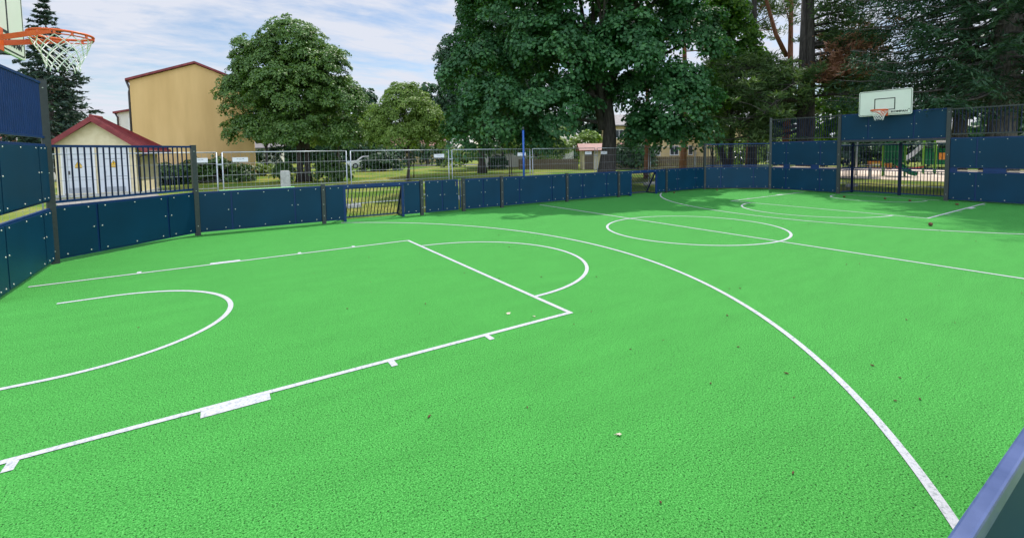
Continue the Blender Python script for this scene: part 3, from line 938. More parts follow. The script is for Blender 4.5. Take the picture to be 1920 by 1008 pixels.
def broadleaf(name, label, base, th, tr, lobes, nclump, per, rc, ll, mt, bark='bark', group=None, limb=10, twig=40, flat=0.35, shell=0.55, wd=0.75, lean=(0, 0), trunks=1, cat='tree', droop=0.5):
    t = thing(name, label, cat, (base[0], base[1], -0.03), 0, group)
    lobes = np.array(lobes, float)
    wgt = lobes[:, 3] * lobes[:, 4] + lobes[:, 3] * lobes[:, 5]; wgt /= wgt.sum()
    idx = rng.choice(len(lobes), nclump, p=wgt)
    d = unit(nclump); d[:, 2] = np.where(d[:, 2] < -0.55, -d[:, 2] * 0.6, d[:, 2])
    rr = shell + (1 - shell) * rng.random(nclump) ** 0.6
    LB = lobes[idx]
    C = LB[:, :3] + d * LB[:, 3:6] * rr[:, None]
    C += rng.normal(size=C.shape) * rc * 0.25
    C[:, 2] = np.maximum(C[:, 2], 0.25)
    # leaves of each clump lie on a drooping cap
    k = per
    n = nclump * k
    ci = np.repeat(np.arange(nclump), k)
    cs = (0.65 + 0.7 * rng.random(nclump))[ci]
    ang = rng.random(n) * 2 * pi; rad = np.sqrt(rng.random(n)) * rc * cs
    out = d[ci].copy(); out[:, 2] *= 0.4
    up = np.array([0, 0, 1.0])
    axis = up[None] * (0.75) + out * 0.65 + rng.normal(size=(nclump, 3))[ci] * 0.18
    axis /= np.linalg.norm(axis, axis=1, keepdims=True)
    e1 = np.cross(axis, np.array([0.31, 0.95, 0.05])[None]); e1 /= np.linalg.norm(e1, axis=1, keepdims=True)
    e2 = np.cross(axis, e1)
    radial = e1 * np.cos(ang)[:, None] + e2 * np.sin(ang)[:, None]
    P = C[ci] + radial * rad[:, None] - axis * (rad ** 2 / (rc * 1.1) * droop)[:, None] + rng.normal(size=(n, 3)) * rc * flat * 0.3
    P[:, 2] = np.maximum(P[:, 2], 0.05)
    N = axis + radial * (rad / rc * 0.8)[:, None] + rng.normal(size=(n, 3)) * 0.42
    T = radial * 0.7 + rng.normal(size=(n, 3)) * 0.6 - up[None] * 0.35
    tint = 0.25 * rng.random(nclump)[ci] + 0.6 * rng.random(n) + 0.1
    sz = ll * (0.65 + 0.7 * rng.random(n))
    leaf_mesh('crown', P, N, T, sz, sz * wd, mt, t, tint, bend=0.25)
    # wood
    b = MB()
    top = float((lobes[:, 2]).max())
    for s in range(trunks):
        ox = (s - (trunks - 1) / 2) * tr * 2.2
        hh = th + (top - th) * 0.75
        pts = []; rad_ = []
        wx, wy = rng.normal(size=2) * tr * 0.5
        for i in range(11):
            f = i / 10; z = hh * f
            flare = 0.55 * math.exp(-z / (tr * 1.6))
            pts.append((ox * (1 + f) + lean[0] * z + wx * math.sin(f * 5), lean[1] * z + wy * math.sin(f * 4 + 1), z - 0.05 if i == 0 else z))
            rad_.append(tr * (1 + flare) * (1 - 0.88 * f ** 1.1))
        b.tube(pts, rad_, 12)
    order = np.argsort(-(lobes[:, 3] * lobes[:, 5]))
    starts = []
    for j in range(limb):
        L_ = lobes[order[j % len(order)]]
        z0 = th * (0.72 + 0.25 * rng.random()) + (top - th) * 0.45 * (j / max(1, limb))
        z0 = min(z0, L_[2] + 0.2 * L_[5])
        p0 = (lean[0] * z0, lean[1] * z0, z0)
        q = L_[:3] + unit(1)[0] * L_[3:6] * 0.35
        cv = curve(p0, q, 0.08, 7, 0.06)
        r0 = tr * (0.42 - 0.2 * j / limb)
        b.tube(cv, [r0 * (1 - 0.8 * i / 6) for i in range(7)], 7)
        starts += [(np.array(cv[i]), r0 * (1 - 0.8 * i / 6)) for i in range(2, 7)]
    SP = np.array([s[0] for s in starts]) if starts else np.array([[0, 0, th]])
    for j in rng.choice(nclump, min(twig, nclump), replace=False):
        i = int(np.argmin(np.linalg.norm(SP - C[j], axis=1) + rng.random(len(SP)) * 0.6))
        r0 = max(0.012, (starts[i][1] if starts else tr * 0.2) * 0.45)
        cv = curve(SP[i], C[j], 0.05, 5, 0.08)
        b.tube(cv, [r0 * (1 - 0.75 * k_ / 4) for k_ in range(5)], 5, cap=False)
    b.build('trunk', M[bark], t)
    return t


def spruce(name, label, base, H, Rb, z_low, mt, nwh, nbr, twigs, ql, qw, trunk_r, group=None, bark='sprucebark', droop=0.34, power=0.9, gap=0.0, hang=0.5, u0=0.12):
    t = thing(name, label, 'tree', (base[0], base[1], -0.03), 0, group)
    b = MB()
    b.tube([(0.08 * math.sin(i * 1.3), 0.06 * math.cos(i), H * i / 12 - (0.05 if i == 0 else 0)) for i in range(13)], [trunk_r * (1 + 0.4 * math.exp(-H * i / 12 / 0.6)) * (1 - 0.97 * i / 12) for i in range(13)], 14)
    Cs, Ns, Ts, Tn = [], [], [], []
    for w in range(nwh):
        z = z_low + (H - z_low) * ((w + 0.4 * rng.random()) / nwh) ** 1.05
        f = (z - z_low) / (H - z_low)
        Rr = Rb * (1 - f) ** power + 0.12
        k = max(4, int(nbr * (0.5 + 0.5 * (1 - f))))
        a0 = rng.random() * 6.28
        for j in range(k):
            if rng.random() < gap: continue
            a = a0 + 2 * pi * j / k + rng.normal() * 0.22
            L = Rr * (0.72 + 0.42 * rng.random())
            dr = np.array([math.cos(a), math.sin(a), 0.0]); sd = np.array([-math.sin(a), math.cos(a), 0.0])
            dz = droop * (1 - 0.6 * f)
            s = np.linspace(0, 1, 7)
            path = np.array([dr * L * u + np.array([0, 0, z + L * (0.10 * u - dz * u ** 1.3 + 0.55 * dz * u ** 3)]) for u in s])
            if L > 0.5: b.tube([tuple(p) for p in path], [max(0.006, trunk_r * 0.13 * (1 - f) * (1 - 0.9 * u) + 0.006) for u in s], 4, cap=False)
            nt_ = max(4, int(twigs * L / Rb + 2))
            u = u0 + (1 - u0) * rng.random(nt_) ** 0.8
            pos = np.stack([np.interp(u, s, path[:, i]) for i in range(3)], 1)
            side = np.where(rng.random(nt_) < 0.5, -1, 1)
            tl = (0.16 + 0.32 * (1 - u)) * min(L, 2.6) * (0.6 + 0.6 * rng.random(nt_))
            # several sprays along every side twig
            for v in (0.12, 0.4, 0.7, 1.0):
                m_ = len(u)
                p = pos + (sd[None] * side[:, None] * 0.85 + dr[None] * 0.55) * (tl * v)[:, None]
                p[:, 2] -= hang * tl * v ** 1.4 + rng.random(m_) * 0.07 * hang * 2
                p += rng.normal(size=p.shape) * 0.035
                Cs.append(p)
                Tn.append(0.15 + 0.55 * rng.random(m_) + 0.3 * v * u)
                Ts.append(sd[None] * side[:, None] * 0.8 + dr[None] * 0.7 + np.array([0, 0, -1.0])[None] * (hang * 1.1 * v + 0.1) + rng.normal(size=p.shape) * 0.28)
                Ns.append(np.array([0, 0, 1.0])[None] + rng.normal(size=p.shape) * 0.75)
    C = np.concatenate(Cs); n = len(C)
    q = 0.7 + 0.6 * rng.random(n)
    leaf_mesh('crown', C, np.concatenate(Ns), np.concatenate(Ts), ql * q, qw * q, mt, t, np.concatenate(Tn), bend=0.3)
    b.build('trunk', M[bark], t)
    return t


def needle_puffs(name, C, rp, per, mt, parent, ql, qw, flat=0.5):
    n = len(C) * per
    ci = np.repeat(np.arange(len(C)), per)
    d = unit(n); d[:, 2] *= flat
    r = rp * (0.35 + 0.65 * rng.random(n)) * (0.6 + 0.8 * rng.random(len(C)))[ci]
    P = C[ci] + d * r[:, None]
    T = d + np.array([0, 0, 0.35])[None] + rng.normal(size=(n, 3)) * 0.35
    N = unit(n) + np.array([0, 0, 0.6])[None]
    q = 0.7 + 0.6 * rng.random(n)
    tint = 0.2 * rng.random(len(C))[ci] + 0.6 * rng.random(n) + 0.15 * d[:, 2]
    return leaf_mesh(name, P, N, T, ql * q, qw * q, mt, parent, tint, bend=0.2)


def pine(name, label, base, pts, rads, boughs, per=46, rp=0.55, ql=0.34, qw=0.055, group=None, dead=None, twig_r=0.02, mt='pine', two=None, bark_low=True):
    """pts: trunk polyline (local), boughs: list of (z0, azimuth, length, rise, n_puffs)"""
    t = thing(name, label, 'tree', (base[0], base[1], -0.03), 0, group)
    b = MB()
    b.tube(pts, rads, 11)
    if two: b.tube(two[0], two[1], 9)
    P = np.array(pts, float)
    puffs = []; dpuffs = []
    for z0, a, L, rise, npf, *dd in boughs:
        p0 = np.array([np.interp(z0, P[:, 2], P[:, i]) for i in range(3)])
        d = np.array([math.cos(a), math.sin(a), 0])
        q = p0 + d * L + np.array([0, 0, rise])
        cv = curve(p0, q, 0.05, 7, 0.07)
        r0 = np.interp(z0, P[:, 2], rads) * 0.38
        b.tube(cv, [max(0.012, r0 * (1 - 0.85 * i / 6)) for i in range(7)], 6, cap=False)
        cv = np.array(cv)
        for j in range(npf):
            u = 0.35 + 0.65 * rng.random()
            s = np.array([np.interp(u * 6, range(7), cv[:, i]) for i in range(3)])
            e = s + np.array([rng.normal() * 0.42, rng.normal() * 0.42, 0.12 + rng.normal() * 0.2]) * (0.5 + 0.28 * L)
            b.tube([tuple(s), tuple((s + e) / 2 + rng.normal(size=3) * 0.06), tuple(e)], [twig_r, twig_r * 0.7, twig_r * 0.4], 4, cap=False)
            (dpuffs if dd else puffs).append(e)
    b.build('trunk', [M['pinebark']] if bark_low else [M['bark']], t)
    needle_puffs('crown', np.array(puffs), rp, per, M[mt], t, ql, qw)
    if dpuffs:
        o = needle_puffs('dead_boughs', np.array(dpuffs), rp, int(per * 1.1), M['dead'], t, ql, qw)
        o['label'] = 'dry red-brown boughs'
    return t


def shrub(name, label, base, lobes, nclump, per, rc, ll, mt, group=None, cat='shrub', name2='foliage'):
    t = broadleaf(name, label, base, 0.3, 0.04, lobes, nclump, per, rc, ll, mt, limb=3, twig=8, cat=cat, shell=0.6, group=group, droop=0.3)
    for c in t.children:
        if c.name.startswith('crown'): c.name = name2
        if c.name.startswith('trunk'): c.name = 'stem'
    return t


# ------------------------------------------------------------------ trees
# main maple: trunk in front of the pale houses
ml = [lob(-0.3, 0, 12.2, 4.6, 4.6, 3.2), lob(-4.8, 0.5, 10.0, 3.0, 3.2, 2.6), lob(-6.6, 1.0, 6.6, 2.3, 2.6, 2.2), lob(-5.4, -1.2, 4.2, 2.3, 2.2, 1.7), lob(-2.8, -2.2, 4.3, 2.3, 2.0, 1.7),
      lob(-2.6, -2.0, 7.4, 2.6, 2.4, 1.9), lob(0.9, -2.8, 7.2, 2.0, 1.9, 1.5), lob(3.4, -1.2, 5.0, 2.4, 2.4, 1.9), lob(4.3, 0.3, 8.2, 2.6, 2.8, 2.2), lob(2.4, -2.4, 9.8, 2.3, 2.2, 1.8),
      lob(0.0, -3.2, 10.6, 2.2, 2.2, 1.6), lob(-3.0, -2.4, 11.2, 2.4, 2.2, 2.0), lob(4.6, 0.0, 3.1, 1.5, 1.6, 1.1), lob(-7.4, 0.6, 3.2, 1.6, 1.6, 1.6), lob(1.8, 2.6, 8, 3.0, 2.4, 3.0), lob(-2.0, 3.0, 7.4, 3.2, 2.4, 3.0), lob(2.2, -1.4, 3.4, 1.4, 1.3, 1.0), lob(-3.6, -0.6, 2.7, 1.5, 1.4, 0.9), lob(1.9, -0.4, 5.2, 1.6, 1.5, 1.4), lob(-1.2, -1.6, 5.6, 1.3, 1.2, 1.1), lob(2.6, 0.4, 3.0, 1.3, 1.3, 0.8), lob(-2.6, -1.8, 12.0, 2.5, 2.0, 1.9), lob(1.4, -2.3, 12.4, 2.5, 2.0, 1.9), lob(4.6, -2.2, 12.0, 2.5, 2.0, 1.9)]  # last high lobes added above the view to shade the court
broadleaf('maple_tree', 'huge dark green maple with a thick trunk filling the upper middle', (6.4, 9.6), 3.0, 0.385, [tuple(0.84 * c for c in l) for l in ml], 1320, 130, 0.52, 0.145, M['maple'], limb=18, twig=130, wd=0.95, shell=0.62, droop=0.8)
# darker tree behind its left side
dl = [lob(-1.6, 0, 5.0, 2.6, 2.6, 2.6), lob(1.2, -0.5, 6.4, 3.0, 2.6, 3.0), lob(-1.2, 0, 8.6, 2.6, 2.4, 2.8), lob(0.6, 0, 12.0, 2.6, 2.6, 3.2), lob(2.4, 0.4, 3.4, 2.4, 2.2, 1.5), lob(-2.5, 0.4, 3.2, 1.7, 1.6, 1.4), lob(3.2, 0, 9.5, 2.6, 2.4, 3.0)]
broadleaf('maple_tree', 'tall dark maple behind the left side of the huge maple, leafy down its trunk', (9.4, 26.6), 2.6, 0.28, dl, 560, 100, 0.62, 0.19, M['dark'], limb=9, twig=40, wd=0.95, shell=0.6, droop=0.75)
# round tree in front of the ochre building
tl = [lob(-0.3, 0, 8.5, 2.1, 2.1, 1.75), lob(-2.1, 0, 7.4, 2.1, 2.0, 1.7), lob(1.3, -0.2, 7.1, 2.0, 2.0, 1.7), lob(-3.1, 0, 5.5, 1.8, 1.8, 1.6), lob(2.5, 0, 5.0, 1.7, 1.7, 1.6), lob(-0.3, -1.0, 5.6, 2.4, 2.2, 2.0), lob(-3.1, 0, 3.4, 1.6, 1.6, 1.3), lob(0.2, -0.8, 3.1, 2.2, 2.0, 1.3), lob(2.5, 0, 3.0, 1.4, 1.4, 1.2), lob(-1.4, -0.6, 3.3, 1.6, 1.5, 1.3), lob(-0.3, 1.2, 5.5, 3.0, 2.0, 2.8)]
broadleaf('linden_tree', 'broad full-crowned green tree in front of the ochre building', (-3.9, 25.4), 2.2, 0.20, tl, 1600, 84, 0.40, 0.125, M['linden'], limb=14, twig=110, shell=0.5, trunks=2, wd=0.8)
# small pale tree
al = [lob(0, 0, 4.3, 1.7, 1.7, 1.5), lob(-1.2, 0, 3.6, 1.4, 1.4, 1.3), lob(1.3, 0, 3.6, 1.35, 1.35, 1.3), lob(0, -0.6, 2.7, 1.8, 1.5, 1.0), lob(1.8, 0, 2.6, 0.8, 0.8, 0.8), lob(-1.7, 0, 2.6, 0.9, 0.9, 0.8), lob(-0.3, 0, 5.2, 1.0, 1.0, 0.9), lob(0.6, 0, 5.3, 0.8, 0.8, 0.7)]
broadleaf('apple_tree', 'small light green tree with a round crown and dark stem on the lawn', (1.3, 21.3), 1.7, 0.10, al, 760, 60, 0.30, 0.115, M['apple'], limb=10, twig=70, shell=0.45, wd=0.6)
# paler tree behind it
broadleaf('birch_tree', 'pale yellow-green tree behind the gap between the broad tree and the small round one', (0.6, 36.5), 2.6, 0.13, [lob(-1.0, 0, 5.6, 1.7, 1.7, 2.2), lob(0.2, 0, 7.2, 1.2, 1.2, 1.6), lob(0.4, 0, 4.0, 1.9, 1.9, 1.7), lob(-1.3, 0, 3.4, 1.4, 1.4, 1.4)], 300, 40, 0.42, 0.2, M['apple'], limb=8, twig=40, shell=0.4)
# backlit young maple right of the big one
yl = [lob(0.0, 0, 8.0, 1.5, 1.4, 1.2), lob(0.6, 0, 6.6, 1.4, 1.3, 1.0), lob(-0.9, 0, 5.2, 1.3, 1.2, 0.9), lob(0.6, 0, 4.6, 1.1, 1.1, 0.8), lob(-0.6, 0, 9.2, 1.3, 1.3, 1.0), lob(-1.6, 0, 3.6, 1.0, 1.0, 0.8)]
broadleaf('maple_tree', 'bright backlit young maple right of the huge maple', (15.0, 8.6), 2.4, 0.12, yl, 230, 90, 0.46, 0.15, M['young'], limb=9, twig=40, wd=0.95, shell=0.5, droop=0.7)
broadleaf('rowan_tree', 'light green young tree behind the far corner railing', (20.5, 13.5), 1.6, 0.09, [lob(0, 0, 4.0, 1.4, 1.4, 1.5), lob(0.3, 0, 2.7, 1.3, 1.3, 1.0), lob(-0.6, 0, 5.0, 1.0, 1.0, 1.0)], 240, 40, 0.34, 0.16, M['apple'], limb=7, twig=40, shell=0.4)

broadleaf('birch_tree', 'light green tree in the gap left of the backboard', (21.5, 6.8), 2.2, 0.09, [lob(0, 0, 3.6, 1.6, 1.4, 1.3), lob(0.9, 0, 4.8, 1.4, 1.3, 1.2), lob(-0.4, 0, 2.4, 1.3, 1.2, 0.9), lob(1.6, 0, 3.2, 1.3, 1.2, 1.1)], 240, 46, 0.36, 0.15, M['young'], limb=7, twig=40, shell=0.4)

# pines
def bl(n, z0, z1, L0_, L1, rise, npf, seed, arcs=None):
    r_ = random.Random(seed); out = []
    for i in range(n):
        z = z0 + (z1 - z0) * (i + r_.random() * 0.8) / n
        f = (z - z0) / max(0.01, (z1 - z0))
        a = r_.random() * 6.28 if arcs is None else arcs[0] + (arcs[1] - arcs[0]) * r_.random()
        out.append((z, a, (L0_ * (1 - f) + L1 * f) * (0.7 + 0.6 * r_.random()), rise * (0.6 + 0.8 * r_.random()), npf))
    return out


def straight(H, r, lean=(0.0, 0.0), wob=0.1, n=9, top=0.15):
    return [(lean[0] * H * i / n + wob * math.sin(i * 1.1), lean[1] * H * i / n + wob * math.cos(i * 0.9), H * i / n - (0.05 if i == 0 else 0)) for i in range(n + 1)], [r * (1.25 if i == 0 else 1) * (1 - (1 - top) * (i / n) ** 1.2) for i in range(n + 1)]


p, r = straight(17, 0.23); pine('pine_tree', 'tall pine with a bare orange trunk above the right edge of the maple', (19.4, 15.0), p, r, bl(22, 8.5, 16.5, 3.2, 1.0, 0.3, 9, 1))
p, r = straight(17, 0.20, (0.02, -0.01)); pine('pine_tree', 'tall orange-trunked pine behind the backlit young maple', (21.2, 11.2), p, r, bl(16, 9.0, 16.5, 2.6, 1.0, 0.3, 9, 2))
p, r = straight(16, 0.22, (0.01, -0.02)); pine('pine_tree', 'forked orange pine with open sky round its branches', (20.6, 8.6), p, r, bl(7, 8.0, 15.5, 2.6, 1.6, 1.6, 6, 3), two=([(0.12, 0.05, 7.2), (-0.6, 0.35, 8.5), (-1.3, 0.6, 10.5), (-1.6, 0.8, 13)], [0.14, 0.12, 0.09, 0.04]))
# stout dark pine with drooping boughs and dead brown branches
aL = math.atan2(-VR[1], -VR[0]); aR = math.atan2(VR[1], VR[0]); aN = math.atan2(-VD[1], -VD[0])
p, r = straight(15, 0.30, (0.0, 0.0), 0.06)
bo = bl(15, 2.6, 6.2, 3.6, 3.0, -0.7, 15, 4, (aL - 0.7, aL + 0.9)) + bl(14, 6.2, 12.5, 3.2, 1.6, 0.1, 14, 5, (aR - 1.2, aR + 0.7)) + bl(8, 4.0, 7.5, 2.6, 2.2, -0.4, 12, 7, (aR - 0.7, aR + 0.9))
bo += [(5.6, aR - 0.25, 2.4, 0.5, 26, 1), (5.0, aR - 0.5, 2.1, 0.2, 24, 1), (5.4, aN + 0.9, 2.0, 0.2, 20, 1), (6.1, aR - 0.5, 2.6, 0.7, 22, 1), (5.0, aN + 0.4, 1.6, 0.1, 14, 1)]
pine('pine_tree', 'stout dark-barked pine with drooping boughs and dead brown branches left of the backboard', (15.6, 5.0), p, r, bo, per=52, rp=0.50, ql=0.30, qw=0.05, two=([(-0.35, 0.1, 0), (-0.36, 0.12, 3), (-0.3, 0.15, 6), (-0.2, 0.2, 9)], [0.24, 0.2, 0.17, 0.1]), bark_low=False)
# leaning thin trunk
p = [(0.0, 0.0, -0.05), (-0.42, 0.28, 1.3), (-0.75, 0.5, 2.6), (-0.95, 0.63, 4.0), (-1.0, 0.66, 6.0), (-0.9, 0.6, 8.5), (-0.85, 0.6, 10)]
pine('pine_tree', 'leaning dark thin-trunked pine in front of the yellow gable', (16.6, 9.6), p, [0.19, 0.17, 0.15, 0.13, 0.11, 0.08, 0.04], bl(12, 3.8, 9.8, 1.8, 1.2, 0.1, 8, 8), bark_low=False)
# bare reddish trunk
p, r = straight(14.5, 0.15, (0.0, 0.0), 0.04); pine('pine_tree', 'slim pine with a bare reddish trunk right of the maple trunk', (12.5, 12.3), p, r, bl(14, 9.5, 14.3, 2.2, 1.0, 0.3, 8, 9))
p, r = straight(15, 0.26, (0.0, 0.0), 0.05); pine('pine_tree', 'dark pine trunk standing just behind the far corner of the fence', (17.6, 8.9), p, r, bl(9, 3.4, 6.0, 2.2, 1.8, -0.4, 11, 10) + bl(7, 11, 14.5, 1.8, 1.0, 0.2, 8, 12), bark_low=False)

# spruces
spruce('spruce_tree', 'giant dark spruce with hanging boughs behind the right part of the far end wall', (15.2, -1.75), 26, 4.9, 3.6, M['spruce'], 52, 15, 95, 0.20, 0.044, 0.44, droop=0.40, power=0.62, hang=0.75, u0=0.2)
spruce('spruce_tree', 'added tall spruce shading the court, between the backboard and the giant grey trunk', (16.6, -0.3), 28, 5.0, 9.6, M['spruce'], 36, 14, 46, 0.21, 0.045, 0.26, droop=0.40, power=0.5, hang=0.75, u0=0.25)  # spruce put in for court shade, its crown above the view
spruce('spruce_tree', 'dark spruce at the right edge behind the giant one', (22.5, -6.5), 22, 5.5, 1.6, M['spruce'], 34, 13, 48, 0.30, 0.075, 0.36, droop=0.4, hang=0.7)
spruce('spruce_tree', 'tall blue-green spruce behind the kiosk roof at the left', (-18.6, 42.5), 13.6, 3.9, 1.0, M['bluespruce'], 34, 13, 13, 0.42, 0.14, 0.24, droop=0.20, power=0.95, hang=0.25)

# shrubs
G = 'bushes on the lawn'
shrub('hedge', 'leafy green hedge along the foot of the ochre building wall', (-8.7, 29.0), [(-2.6, 0.4, 0.55, 1.2, 0.7, 0.75), (-1.0, 0.2, 0.7, 1.1, 0.8, 0.85), (0.5, 0.0, 0.75, 1.1, 0.8, 0.9), (1.5, -0.2, 0.5, 0.9, 0.7, 0.7)], 260, 34, 0.32, 0.16, M['shrub'], cat='hedge')
shrub('hedge', 'leafy bush beside the kiosk, seen through the barred railing', (-11.6, 28.6), [(-0.5, 0, 0.6, 1.0, 0.8, 0.8), (0.7, 0, 0.5, 0.8, 0.7, 0.7)], 120, 34, 0.30, 0.16, M['shrub'], cat='hedge')
shrub('bush', 'dark bush at the foot of the broad tree on its right', (-2.6, 24.6), [(0, 0, 0.7, 0.9, 0.8, 0.9), (0.7, 0, 0.5, 0.7, 0.6, 0.6)], 130, 34, 0.30, 0.15, M['shrub'], G)
shrub('bush', 'low bush at the foot of the broad tree on its left, beside the concrete post', (-5.0, 25.4), [(0, 0, 0.6, 0.5, 0.6, 0.7)], 60, 34, 0.28, 0.15, M['shrub'], G)
shrub('bush', 'big dark dome-shaped bush left of the small round tree', (4.6, 38.0), [(0, 0, 0.9, 1.6, 1.3, 1.1), (-0.9, 0, 0.6, 1.1, 1.0, 0.8), (0.9, 0, 0.7, 1.1, 1.0, 0.8)], 200, 36, 0.40, 0.2, M['dark'], G)
shrub('bush', 'pale garden bush right of the ochre wall corner', (-6.3, 36.5), [(0.3, 0, 0.5, 1.0, 0.7, 0.7), (1.4, 0, 0.4, 0.8, 0.6, 0.5)], 110, 34, 0.32, 0.17, M['apple'], G)
shrub('bush', 'dark clump of shrub at the foot of the ivy trunk', (14.6, 33.0), [(0, 0, 0.6, 0.9, 0.7, 0.8)], 70, 34, 0.34, 0.18, M['dark'], G)
shrub('hedge', 'dark green hedge behind the orange playground bench', (33.5, 9.5), [(x * 0.8, -x * 0.9, 1.3, 1.6, 1.4, 1.6) for x in (-3, -1, 1, 3, 5, 7)], 420, 40, 0.5, 0.25, M['dark'], cat='hedge')

for px_, d_, z_, w_, lab in ((905, 52, 1.3, 4.5, 'light green thicket far behind the dark maple trunk'), (1060, 47, 1.9, 4.0, 'light green thicket behind the brown board fence'), (1010, 56, 2.6, 4.5, 'tall pale thicket above the low white house'), (1185, 40, 1.2, 1.5, 'dark bush between the second cream hut and the reddish trunk'), (700, 60, 1.6, 6.0, 'dark thicket far behind the small round tree'), (800, 58, 1.5, 5.0, 'dark thicket far off between the small round tree and the maples'), (1420, 38, 1.5, 3.0, 'green thicket behind the far corner railing'), (560, 58, 1.6, 6.0, 'dark thicket far behind the broad tree trunks')):
    pr_ = (px_ - 979.6) / 864.3
    x_, y_ = -8.373 + 0.5507 * d_ + 0.8337 * pr_ * d_, -6.117 + 0.8345 * d_ - 0.5521 * pr_ * d_
    shrub('thicket', lab, (x_, y_), [lob(w_ * f_, 0, z_ * (0.8 + 0.3 * (k_ % 2)), w_ * 0.36, 1.2, z_ * 1.05) for k_, f_ in enumerate((-0.7, -0.25, 0.2, 0.65))], 130, 36, 0.55, 0.26, M['dark'] if 'dark' in lab.split()[0] else M['apple'], 'thickets in the background')

# young staked saplings
for lx, ly, lab in ((2.9, 24.6, 'thin sapling with bare stem right of the small round tree'), (9.5, 22.4, 'thin sapling behind the blue pole'), (8.2, 20.6, 'thin sapling just right of the blue pole')):
    broadleaf('sapling', lab, (lx, ly), 1.5, 0.035, [(0, 0, 2.3, 0.5, 0.5, 0.7)], 36, 26, 0.22, 0.13, M['apple'], limb=3, twig=12, shell=0.2, group='young trees on the lawn')

# park trees farther off
def park(k, mt, seed):
    pass
pl = [lob(0, 0, 6.2, 2.6, 2.6, 2.4), lob(-2, 0, 4.6, 2.0, 2.0, 1.8), lob(2, 0, 4.6, 2.0, 2.0, 1.8), lob(0.3, 0, 8.4, 1.8, 1.8, 1.8), lob(0, -1, 4.0, 2.2, 2.0, 1.4)]
pk = broadleaf('park_tree', 'park tree with a dark crown and leaning trunk behind the blue pole, leftmost of three', (13.9, 33.3), 2.6, 0.17, pl, 260, 40, 0.55, 0.28, M['dark'], limb=8, twig=24, wd=0.9, group='park trees beyond the lawn')
PK = [(15.9, 34.4, 1.0, 1.2, 'park tree with a thick trunk behind the blue pole, middle of three'), (19.0, 36.5, 1.1, 2.6, 'park tree behind the blue pole, rightmost of three'),
      (3.0, 58.0, 1.15, 0.6, 'distant park tree above the big dome-shaped bush'), (-3.6, 56.0, 1.05, 3.2, 'distant park tree right of the broad tree trunks'), (9.5, 60.0, 1.1, 4.1, 'distant park tree behind the small round tree'),
      (17.5, 58, 1.2, 5.0, 'distant park tree behind the dark maple'), (26.5, 46, 1.0, 2.2, 'distant park tree above the brown board fence'), (-9.0, 62, 1.1, 1.7, 'distant park tree behind the garden bush'), (36.0, 44.0, 1.0, 0.3, 'distant park tree left of the yellow house'), (-22, 56, 1.0, 2.0, 'distant park tree behind the kiosk on the left'),
      (38.0, 10.5, 0.95, 1.0, 'dark tree behind the playground bench'), (41, 3.0, 1.1, 2.0, 'dark tree behind the play tower with the steel slide'), (36.5, 17.5, 0.85, 3.0, 'dark tree between the yellow gable and the playground')]
for x, y, s, a, lab in PK:
    copy_tree(pk, (x, y, -0.03), a, lab, (s, s, s))

# grass tufts near the fence, nobody could count them
n = 26000
gx = rng.random(n) * 27 - 14; gy = 6.35 + rng.random(n) ** 1.3 * 8.0
gC = np.stack([gx, gy, -0.005 + 0 * gx], 1)
keep = ~((gx < -8.0) & (gy > 6.4) & (gx < -8.6))
gC = gC[keep]
gN = rng.normal(size=gC.shape) * np.array([1, 1, 0.2]); gT = np.array([0, 0, 1.0])[None] + rng.normal(size=gC.shape) * 0.35
o = leaf_mesh('grass', gC, gN, gT, 0.06 + 0.05 * rng.random(len(gC)), 0.012, M['blade'], None, rng.random(len(gC)))
tag(o, kind='stuff')

# ------------------------------------------------------------------ buildings
TH = R(-10)


def wbox(b, lo, hi, m=0): b.span(lo, hi, m)


# kiosk (transformer hut)
k = thing('kiosk', 'pale cream electricity kiosk with red sheet roof and two grey metal doors', 'kiosk', (-11.42, 20.72, -0.03), TH)
# local: x<0 to the left along the front, y>0 to the back
KW, KD, EH, RH = 2.75, 2.95, 2.30, 3.36
b = MB(); b.prism([(-KW, 0), (0, 0), (0, EH), (-KW / 2, RH - 0.06), (-KW, EH)], 0, 0.55); b.span((-KW, 0.55, 0), (0, KD, EH)); b.build('wall', M['cream'], k)
sl = (RH - EH) / (KW / 2)
b = MB()
for s in (-1, 1):
    ov = 0.52 if s > 0 else 0.22
    xe = (KW / 2 + ov); ze = RH + 0.02 - sl * xe
    x0 = -KW / 2
    def q(u, off): return (x0 + s * u, RH + 0.02 - sl * u + off)
    yr = 0.75; yb = KD + 0.3
    cn = [Vector((x0, -0.28, q(0, 0)[1])), Vector((q(xe, 0)[0], -0.28, q(xe, 0)[1])), Vector((q(xe, 0)[0], yb, q(xe, 0)[1])), Vector((x0, yr, q(0, 0)[1]))]
    up_ = Vector((0, 0, 0.09))
    b.face(cn); b.face([p_ + up_ for p_ in cn][::-1])
    for i in range(4): b.face([cn[i], cn[(i + 1) % 4], cn[(i + 1) % 4] + up_, cn[i] + up_])
    nrib = 14
    for j in range(nrib):
        w_ = (j + 0.5) / nrib
        p_ = cn[0].lerp(cn[3], w_) + Vector((0, 0, 0.105)); r_ = cn[1].lerp(cn[2], w_) + Vector((0, 0, 0.105))
        b.beam(p_, r_, 0.05, 0.035)
    b.prism([q(0, -0.13), q(xe, -0.13), q(xe, 0.10), q(0, 0.11)], -0.325, -0.282)
xl = -KW / 2 - (KW / 2 + 0.22); xr2 = -KW / 2 + (KW / 2 + 0.52)
b.face([(xl, KD + 0.3, RH + 0.11 - sl * (KW / 2 + 0.22)), (xr2, KD + 0.3, RH + 0.11 - sl * (KW / 2 + 0.52)), (-KW / 2, 0.75, RH + 0.11)])
rf = b.build('roof', M['red'], k)
